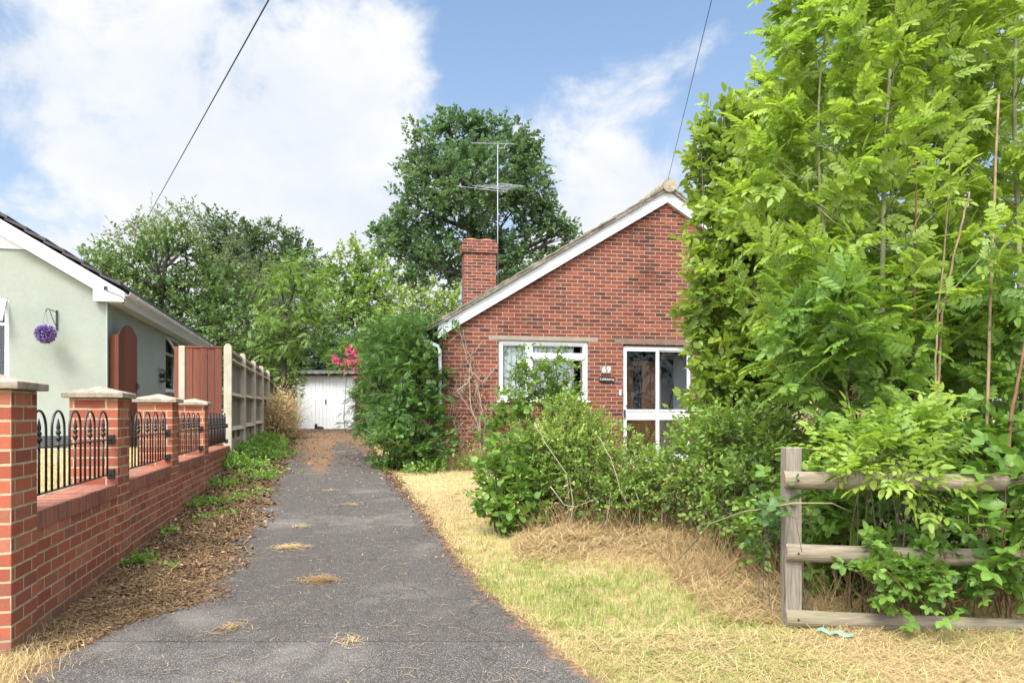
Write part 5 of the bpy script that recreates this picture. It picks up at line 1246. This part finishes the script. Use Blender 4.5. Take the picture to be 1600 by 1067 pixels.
shrub('bramble', 'dark bramble thicket between and behind the rails of the fence', 'bramble', (3.0, 5.2),
      [(1290, 800, 4.9, .25, .25, .3), (1370, 830, 4.9, .3, .3, .32), (1460, 820, 4.9, .32, .3, .34), (1560, 830, 4.9, .34, .3, .36), (1640, 820, 4.9, .34, .3, .4), (1310, 880, 5.0, .25, .25, .18), (1420, 920, 4.85, .3, .2, .16), (1540, 930, 4.85, .34, .2, .18), (1530, 730, 5.0, .34, .3, .26), (1600, 720, 5.0, .34, .3, .3), (1290, 720, 5.3, .3, .3, .3), (1400, 760, 5.3, .4, .3, .3), (1500, 760, 5.3, .4, .3, .3)],
      L_TRI, .115, M['bramble'], tw=.3, k=7, dens=42, stems=3, sr=.006, lo=.3, droop=.25, bark='redcane')
shrub('bramble', 'bramble spray with large leaves hanging at the far end of the middle rail', 'bramble', (3.3, 4.7),
      [(1530, 820, 4.12, .10, .06, .10), (1575, 860, 4.12, .12, .06, .12), (1600, 790, 4.15, .12, .06, .14), (1570, 920, 4.15, .1, .05, .06), (1600, 740, 4.15, .12, .06, .1)],
      L_TRI, .14, M['bramble'], tw=.2, k=5, dens=60, stems=1, sr=.005, lo=.2, flat=.5, bark='redcane')
shrub('oak_seedling', 'dark lobed leaf seedling reaching across the fence post', 'seedling', (1.75, 4.6),
      [(1240, 800, 4.10, .05, .03, .06), (1215, 790, 4.3, .12, .1, .1), (1200, 840, 4.6, .14, .12, .12), (1270, 760, 4.35, .1, .08, .06)], L_ROUND, .06, M['hedge'], tw=.16, k=6, dens=70, stems=2, sr=.004, lo=.2)
# bramble flowers, dead flower heads
q = QB()
for _ in range(90):
    c = np.array(at(random.uniform(1330, 1560), random.choice([random.uniform(780, 850), random.uniform(800, 840)]), random.uniform(4.45, 4.8)))
    q.leaves(L_ROUND, np.repeat(c[None], 6, 0), rdir(6), rdir(6), .016, rng.random(6))
for _ in range(220):
    c = np.array(at(random.gauss(1470, 45), random.gauss(815, 18), random.uniform(4.4, 4.7)))
    q.leaves(L_OVATE, c[None], rdir(1), rdir(1), .025, rng.random(1) * .4)
for _ in range(110):
    c = np.array(at(random.gauss(1258, 11), random.gauss(655, 11), 5.0 + random.uniform(-.1, .1)))
    q.leaves(L_OVATE, c[None], rdir(1), rdir(1), .022, rng.random(1) * .4)
o = q.build('blossom', M['whiteflower']); o.parent = [x for x in col.objects if x.name.startswith('bramble') and 'thicket' in str(x.get('label'))][0]
o.matrix_parent_inverse = o.parent.matrix_basis.inverted()
pb = [x for x in col.objects if x.name.startswith('privet_bush')][0]
m = MB()
for st in ([(890, 810, 6.95), (885, 740, 6.95), (850, 690, 7.05), (835, 660, 7.1)], [(985, 800, 6.85), (968, 760, 6.8), (955, 715, 6.85), (935, 682, 7.0)], [(860, 760, 6.9), (882, 788, 6.85), (900, 792, 6.85), (935, 778, 6.9)], [(945, 830, 6.8), (950, 800, 6.8), (955, 770, 6.8)], [(1034, 835, 6.8), (1036, 790, 6.8), (1044, 745, 6.85)], [(893, 820, 6.85), (895, 780, 6.9), (890, 745, 7.0)], [(1000, 830, 6.8), (1000, 790, 6.8), (990, 760, 6.85)]):
    pts = [at(*p) - pb.location for p in st]; fine = [pts[0]]
    for a_, b_ in zip(pts, pts[1:]):
        for u in (.33, .66, 1.0): fine.append(a_.lerp(b_, u) + Vector((random.uniform(-.008, .008), 0, random.uniform(-.006, .006))))
    m.tube(fine, [.006 * (1 - .5 * k / len(fine)) for k in range(len(fine))], 5)
m.build('bare_stems', M['drytwig'], pb, smooth=True)
q = QB()
for _ in range(160):
    c = np.array(at(random.uniform(860, 1070), random.gauss(800, 26), 6.85 + random.uniform(-.1, .15)))
    q.leaves(L_LANCE, c[None], rdir(1) * [.5, .5, 1], rdir(1), .05, rng.random(1) * .9)
q.build('dead_leaves', M['dead'], pb)
# dead stalks hanging in the privet and at its foot
def stalks(name, label, boxes, n, mat_, r=.0025, L=(.15, .4), updir=.8, kind=None, lv=None):
    q = QB()
    for (x0, x1, y0, y1, h) in boxes:
        x = rng.uniform(x0, x1, n); y = rng.uniform(y0, y1, n); z = gzv(x, y); P0 = np.stack([x, y, z], 1)
        d = nrm(rng.normal(size=(n, 3)) * [.55, .55, .2] + [0, 0, updir]); P1 = P0 + d * (rng.uniform(*L, (n, 1)) * h)
        q.sticks(P0, P1, r, r * .4, 0, np.repeat(np.clip(rng.normal(.2, .14, n), 0, .5), 6))
    return tag(q.build(name, mat_), label, name.replace('_', ' '), kind=kind)
stalks('dry_stalks', 'dry brown grass stalks standing round the foot of the bushes', [(.1, 2.1, 6.7, 7.2, 1.0), (1.2, 2.6, 5.2, 6.2, 1.0), (1.75, 4.2, 4.4, 5.2, 1.1), (-1.1, .1, 12.6, 13.3, 1.4)], 750, M['straw'], kind='stuff')

# ------------------------------------------------------------------ lawn, straw, litter, weeds
def blades(q, x, y, h, w, lean, A, zoff=0.0):
    n = len(x); z = gzv(x, y) + zoff; P = np.stack([x, y, z], 1); th = rng.uniform(0, 2 * math.pi, n)
    side = np.stack([np.cos(th), np.sin(th), np.zeros(n)], 1) * (w / 2)[:, None]
    ld = rng.normal(size=(n, 3)) * [1, 1, 0]; ld = nrm(ld) * (lean * rng.random(n))[:, None]
    m1 = P + UP * (h * .55)[:, None] + ld * (h * .35)[:, None]; tp = P + UP * (h * (1 - .3 * lean))[:, None] + ld * h[:, None]
    V = np.stack([P - side, P + side, m1 + side * .7, m1 - side * .7, tp + side * .12, tp - side * .12], 1)
    Q = np.array([[0, 1, 2, 3], [3, 2, 4, 5]])
    q.add(V, Q[None] + (np.arange(n) * 6)[:, None, None], np.repeat(A, 6))
def strands(q, x, y, L, w, A, z0=.004, z1=.03, tilt=.12):
    n = len(x); z = gzv(x, y) + rng.uniform(z0, z1, n); P = np.stack([x, y, z], 1); th = rng.uniform(0, 2 * math.pi, n)
    d = np.stack([np.cos(th), np.sin(th), rng.normal(0, tilt, n)], 1); s_ = np.stack([-np.sin(th), np.cos(th), np.zeros(n)], 1) * (w / 2)[:, None]
    bow = np.stack([-np.sin(th), np.cos(th), rng.random(n) * .6], 1) * (rng.normal(0, .14, n) * L)[:, None]
    a_ = P - d * (L / 2)[:, None]; b_ = P + d * (L / 2)[:, None]; c_ = P + bow
    a_[:, 2] = np.maximum(a_[:, 2], z - .01); b_[:, 2] = np.maximum(b_[:, 2], z - .01)
    V = np.stack([a_ - s_, a_ + s_, c_ + s_, c_ - s_, b_ + s_, b_ - s_], 1)
    q.add(V, np.array([[0, 1, 2, 3], [3, 2, 4, 5]])[None] + (np.arange(n) * 6)[:, None, None], np.repeat(A, 6))
def lawn_pts(n, y0, y1, xmax=lambda y: .74 * y + .6):
    u = rng.random(n); y = 1 / (1 / y0 - u * (1 / y0 - 1 / y1)); l = er(y) - .03; x = l + (xmax(y) - l) * rng.random(n)
    return x, y
def greenness(x, y):
    e = x - er(y)
    g = 1.25 * np.exp(-((e - .62) / .55) ** 2) * np.clip((6.6 - y) / 1.5, 0, 1) * np.clip((y - 3.0) / .5, .5, 1)
    g += .95 * (vn(x, y, 1.1, 3.1) - .42) + .55 * (vn(x, y, 3.1, 8.1) - .5)
    g += .25 * np.clip((y - 6.5) / 2, 0, 1) * (vn(x, y, 1.2, 5) - .3)
    g -= .7 * np.exp(-((y - 6.5) / .7) ** 2) * np.clip((x - .0) / .3, 0, 1)
    g += .14 * np.clip((6.4 - y) / .5, 0, 1)
    g -= .6 * np.clip((4.0 - y) / .4, 0, 1) * np.clip((e - .75 - .5 * vn(x, y, 2.0, 6)) / .4, 0, 1)
    g += .5 * np.clip((x - 2.0) / .5, 0, 1) * np.exp(-((y - 4.0) / .3) ** 2)
    return g
q = QB()
x, y = lawn_pts(120000, 2.9, 13.6); sc_ = np.clip(y / 5, .7, 2.2)
g = greenness(x, y); isg = rng.random(len(x)) < np.clip(g * .8 + .14, .03, .75)
A = np.where(isg, np.clip(.62 + .32 * rng.random(len(x)) + .15 * g, 0, 1), np.clip(.22 + .3 * rng.random(len(x)), 0, .55))
h = np.where(isg, .05 + .05 * rng.random(len(x)), .03 + .045 * rng.random(len(x))) * (.8 + .4 * sc_ * .5)
keep = rng.random(len(x)) < .35 + .65 * vn(x, y, 3.5, 1.7)
blades(q, x[keep], y[keep], h[keep], (.0032 * sc_)[keep], 1.1, A[keep])
tx, ty = lawn_pts(2600, 2.9, 8.5); tg = greenness(tx, ty); kx = 26
x = (tx[:, None] + rng.normal(0, .022, (2600, kx))).ravel(); y = (ty[:, None] + rng.normal(0, .022, (2600, kx))).ravel(); gg = np.repeat(tg, kx)
ok = x > er(y) - .05; x, y, gg = x[ok], y[ok], gg[ok]; isg = rng.random(len(x)) < np.clip(gg * .95 + .1, .04, .8); sc_ = np.clip(y / 5, .7, 2.2)
blades(q, x, y, np.where(isg, .07, .055) * (.5 + rng.random(len(x))), .0032 * sc_, 1.0, np.where(isg, np.clip(.64 + .3 * rng.random(len(x)), 0, 1), np.clip(.15 + .4 * rng.random(len(x)), 0, .56)))
lawn = tag(q.build('lawn_grass', M['straw']), 'parched lawn grass with a greener band along the drive', 'grass', kind='stuff')
q = QB()
x, y = lawn_pts(70000, 2.9, 13.6); g = greenness(x, y); keep = rng.random(len(x)) < np.clip(.62 - g, .06, 1); x, y = x[keep], y[keep]; sc_ = np.clip(y / 5, .7, 2.2)
strands(q, x, y, rng.uniform(.05, .17, len(x)), .0030 * sc_, np.clip(rng.normal(.34, .13, len(x)), 0, .56), .01, .05, .2)
n = 26000; x = rng.uniform(.05, 3.2, n); y = rng.normal(6.5, .33, n) + .25 * np.sin(x * 1.7)
strands(q, x, y, rng.uniform(.08, .26, n), np.full(n, .0036), np.clip(rng.normal(.30, .16, n), 0, .52), .0, .08, .3)
n = 16000; x = rng.uniform(.35, 3.2, n); y = rng.uniform(3.0, 4.15, n); ok = x > er(y) + .1; x, y = x[ok], y[ok]
strands(q, x, y, rng.uniform(.07, .24, len(x)), np.full(len(x), .0028), np.clip(rng.normal(.36, .12, len(x)), 0, .55), .0, .05, .2)
n = 5000; x = rng.uniform(1.2, 2.0, n); y = rng.uniform(4.3, 6.0, n)
strands(q, x, y, rng.uniform(.08, .26, n), np.full(n, .003), np.clip(rng.normal(.2, .13, n), 0, .5), .0, .07, .3)
tag(q.build('hay', M['straw']), 'loose cut hay lying over the lawn and raked against the bushes', 'hay', kind='stuff')
# litter on the verge and along both drive edges
q = QB()
def litter(n, xy, size, Alo, Ahi, tmpl=L_OVATE, zj=.02):
    x, y = xy; z = gzv(x, y) + .024 + rng.random(len(x)) * zj; k_ = len(x)
    q.leaves(tmpl, np.stack([x, y, z], 1), rdir(k_) * [1, 1, .25], UP[None] + rng.normal(size=(k_, 3)) * .35, size * (.5 + rng.random(k_)) * np.clip(y / 6, .7, 2), Alo + (Ahi - Alo) * rng.random(k_))
def vergepts(n, y0=3.9, y1=24):
    u = rng.random(n); y = 1 / (1 / y0 - u * (1 / y0 - 1 / y1)); xw = W0[0] - .262 * (y - W0[1]) + .01; xe = elf(y)
    v = rng.beta(1.3, 1.6, n) * 1.25; return xw + (xe - xw) * v, y
litter(0, vergepts(13000), .026, .0, .5); litter(0, vergepts(2600, 3.9, 9), .028, .1, .9)
n = 2600; y = rng.uniform(13, 27, n); u = rng.random(n); x = elf(y) + (er(y) - elf(y)) * np.where(rng.random(n) < .6, u ** 2.2, 1 - u ** 3); litter(0, (x, y), .02, .1, .8)
n = 2600; y = rng.uniform(4.2, 14, n); x = er(y) + rng.normal(-.03, .07, n); litter(0, (x, y), .017, 0, .8)
n = 1500; y = rng.uniform(3.2, 14, n); x = elf(y) + (er(y) - elf(y)) * rng.random(n); litter(0, (x, y), .012, .3, 1, zj=.002)
tag(q.build('leaf_litter', M['litter']), 'brown dead leaves strewn on the verge below the brick wall', 'leaf litter', kind='stuff')
q = QB()
x, y = vergepts(5000, 3.9, 14); strands(q, x, y, rng.uniform(.05, .2, len(x)), .0028 * np.clip(y / 5, .7, 2), np.clip(rng.normal(.12, .13, len(x)), 0, .5), .02, .05, .12)
n = 700; y = rng.uniform(3.2, 12, n); x = elf(y) + (er(y) - elf(y)) * rng.random(n); strands(q, x, y, rng.uniform(.03, .12, n), np.full(n, .0028), np.clip(rng.normal(.3, .1, n), 0, .5), .024, .028, .02)
n = 3200; x = rng.normal(-2.62, .16, n); y = rng.normal(3.62, .18, n); blades(q, x, y, rng.uniform(.05, .16, n), np.full(n, .003), 1.3, np.clip(rng.normal(.38, .1, n), .1, .56))
tag(q.build('verge_straw', M['straw']), 'dry grass and straw along the foot of the brick wall', 'straw', kind='stuff')
def heap(label, px, py, Y, r, n, tone, spd=.05):
    c = at(px, py, Y); z = gz(c.x, c.y); q = QB(); w_ = rng.standard_t(3, size=(n, 2)) * r * .6; ph = rng.random() * 3; x = c.x + w_[:, 0] * 1.2 + .5 * r * np.sin(3 * w_[:, 1] / r + ph); y = c.y + w_[:, 1] * .9; ok = np.hypot(x - c.x, y - c.y) < 3.2 * r; x, y = x[ok], y[ok]; n = len(x)
    strands(q, x, y, rng.uniform(.04, .13, n), np.full(n, .0032), np.clip(rng.normal(tone, .09, n), 0, .55), .022, .022 + .025, .08)
    return tag(q.build('straw_heap', M['straw']), label, 'straw', 'small heaps of straw dropped on the drive')
def Yg(py): 
    Y = 6.0
    for _ in range(30): Y = (EYE - gz(-1, Y) ) * FPX / (py - HORIZON)
    return Y
heap('pale straw heap in the middle of the tarmac', 452, 860, Yg(860), .065, 420, .40)
heap('reddish brown heap of dry clippings on the tarmac', 500, 912, Yg(912), .07, 380, .06)
heap('small pale straw scrap nearest the garage', 515, 770, Yg(770), .055, 60, .36)
heap('thin straw scrap beyond the pale heap', 468, 827, Yg(827), .05, 60, .36)
heap('sparse tan straw scrap between the garage and the heaps', 545, 792, Yg(792), .08, 70, .3)
heap('few straws near the pavement seam', 545, 1010, Yg(1010), .05, 40, .34)
heap('dark scatter of dry bits beside the verge', 360, 988, Yg(988), .06, 70, .12)
# weeds: green clumps by the fence and wall
def weed(label, x, y, r, n, size, h, m_='weed', tmpl=L_OVATE):
    z = gz(x, y); t = thing('weed', label, 'weed', (x, y, z), 0, 'weeds along the wall and fence'); q = QB()
    P = np.stack([x + rng.normal(0, r, n), y + rng.normal(0, r * 1.3, n), np.zeros(n)], 1); P[:, 2] = gzv(P[:, 0], P[:, 1])
    Dn = nrm(rng.normal(size=(n, 3)) * .5 + UP); twig_leaves(q, P, Dn, h * (.5 + rng.random(n)), 6, tmpl, size, tr=.002, flat=.6, rnd=np.clip(rng.normal(.5, .2, n), 0, 1)); q.build('foliage', [M[m_], M['greenbark']], t)
def vp(lx, ly): p = wl(lx, ly); return p.x, p.y
weed('green weed tuft at the wall foot nearest the pavement', *vp(.10, 1.75), .06, 40, .045, .09)
weed('tiny green weed in the leaf litter away from the wall', *vp(.42, 1.55), .03, 14, .03, .05)
weed('small weed tuft at the wall foot before the second pier', *vp(.10, 3.0), .04, 20, .04, .08)
weed('spreading weed patch on the verge beyond the third pier', *vp(.28, 4.9), .16, 80, .045, .09)
weed('low weed patch under the farthest brick pier', *vp(.22, 6.4), .16, 70, .045, .10)
weed('lush weed bank at the end of the brick wall', *vp(.20, 8.4), .22, 200, .06, .17)
weed('lush weed bank against the first fence bay', *vp(.25, 10.4), .24, 260, .06, .20)
weed('lush weed bank against the second fence bay', *vp(.22, 12.6), .25, 240, .065, .20)
weed('weed patch against the third fence bay', *vp(.22, 15.2), .22, 160, .06, .18)
weed('leafy weed clump at the foot of the wisteria', -1.45, 12.55, .18, 120, .075, .22, 'hazel')
weed('leafy weed clump on the drive side of the wisteria', -2.15, 12.9, .16, 110, .07, .25, 'hedge')
weed('grassy weed clump under the dead vine', -.55, 12.9, .2, 90, .10, .28, 'weed', L_LANCE)
weed('scattered weeds on the verge opposite the second railing', *vp(.40, 3.9), .15, 45, .035, .06)
weed('scattered weeds at the drive edge opposite the third pier', *vp(.60, 5.6), .18, 55, .035, .06)
weed('grassy weeds at the drive edge before the fence', *vp(.62, 7.4), .22, 90, .06, .10, 'weed', L_LANCE)
weed('grassy weeds at the drive edge by the second fence bay', *vp(.62, 11.6), .24, 90, .07, .12, 'weed', L_LANCE)
# neighbour's grass
q = QB(); n = 16000; lx = rng.uniform(-6, -.3, n); ly = rng.uniform(-.1, 9, n)
x = W0[0] + lx * WC - ly * WS; y = W0[1] + lx * WS + ly * WC
V0 = gzv; gzv_old = gzv
def gzv(x, y): return np.full(np.shape(x), GZ)
blades(q, x, y, rng.uniform(.03, .07, n), np.full(n, .006), 1.0, np.clip(rng.normal(.5, .13, n), .2, .9)); gzv = gzv_old
tag(q.build('garden_grass', M['straw']), 'dry mown grass in the raised garden behind the railings', 'grass', kind='stuff')
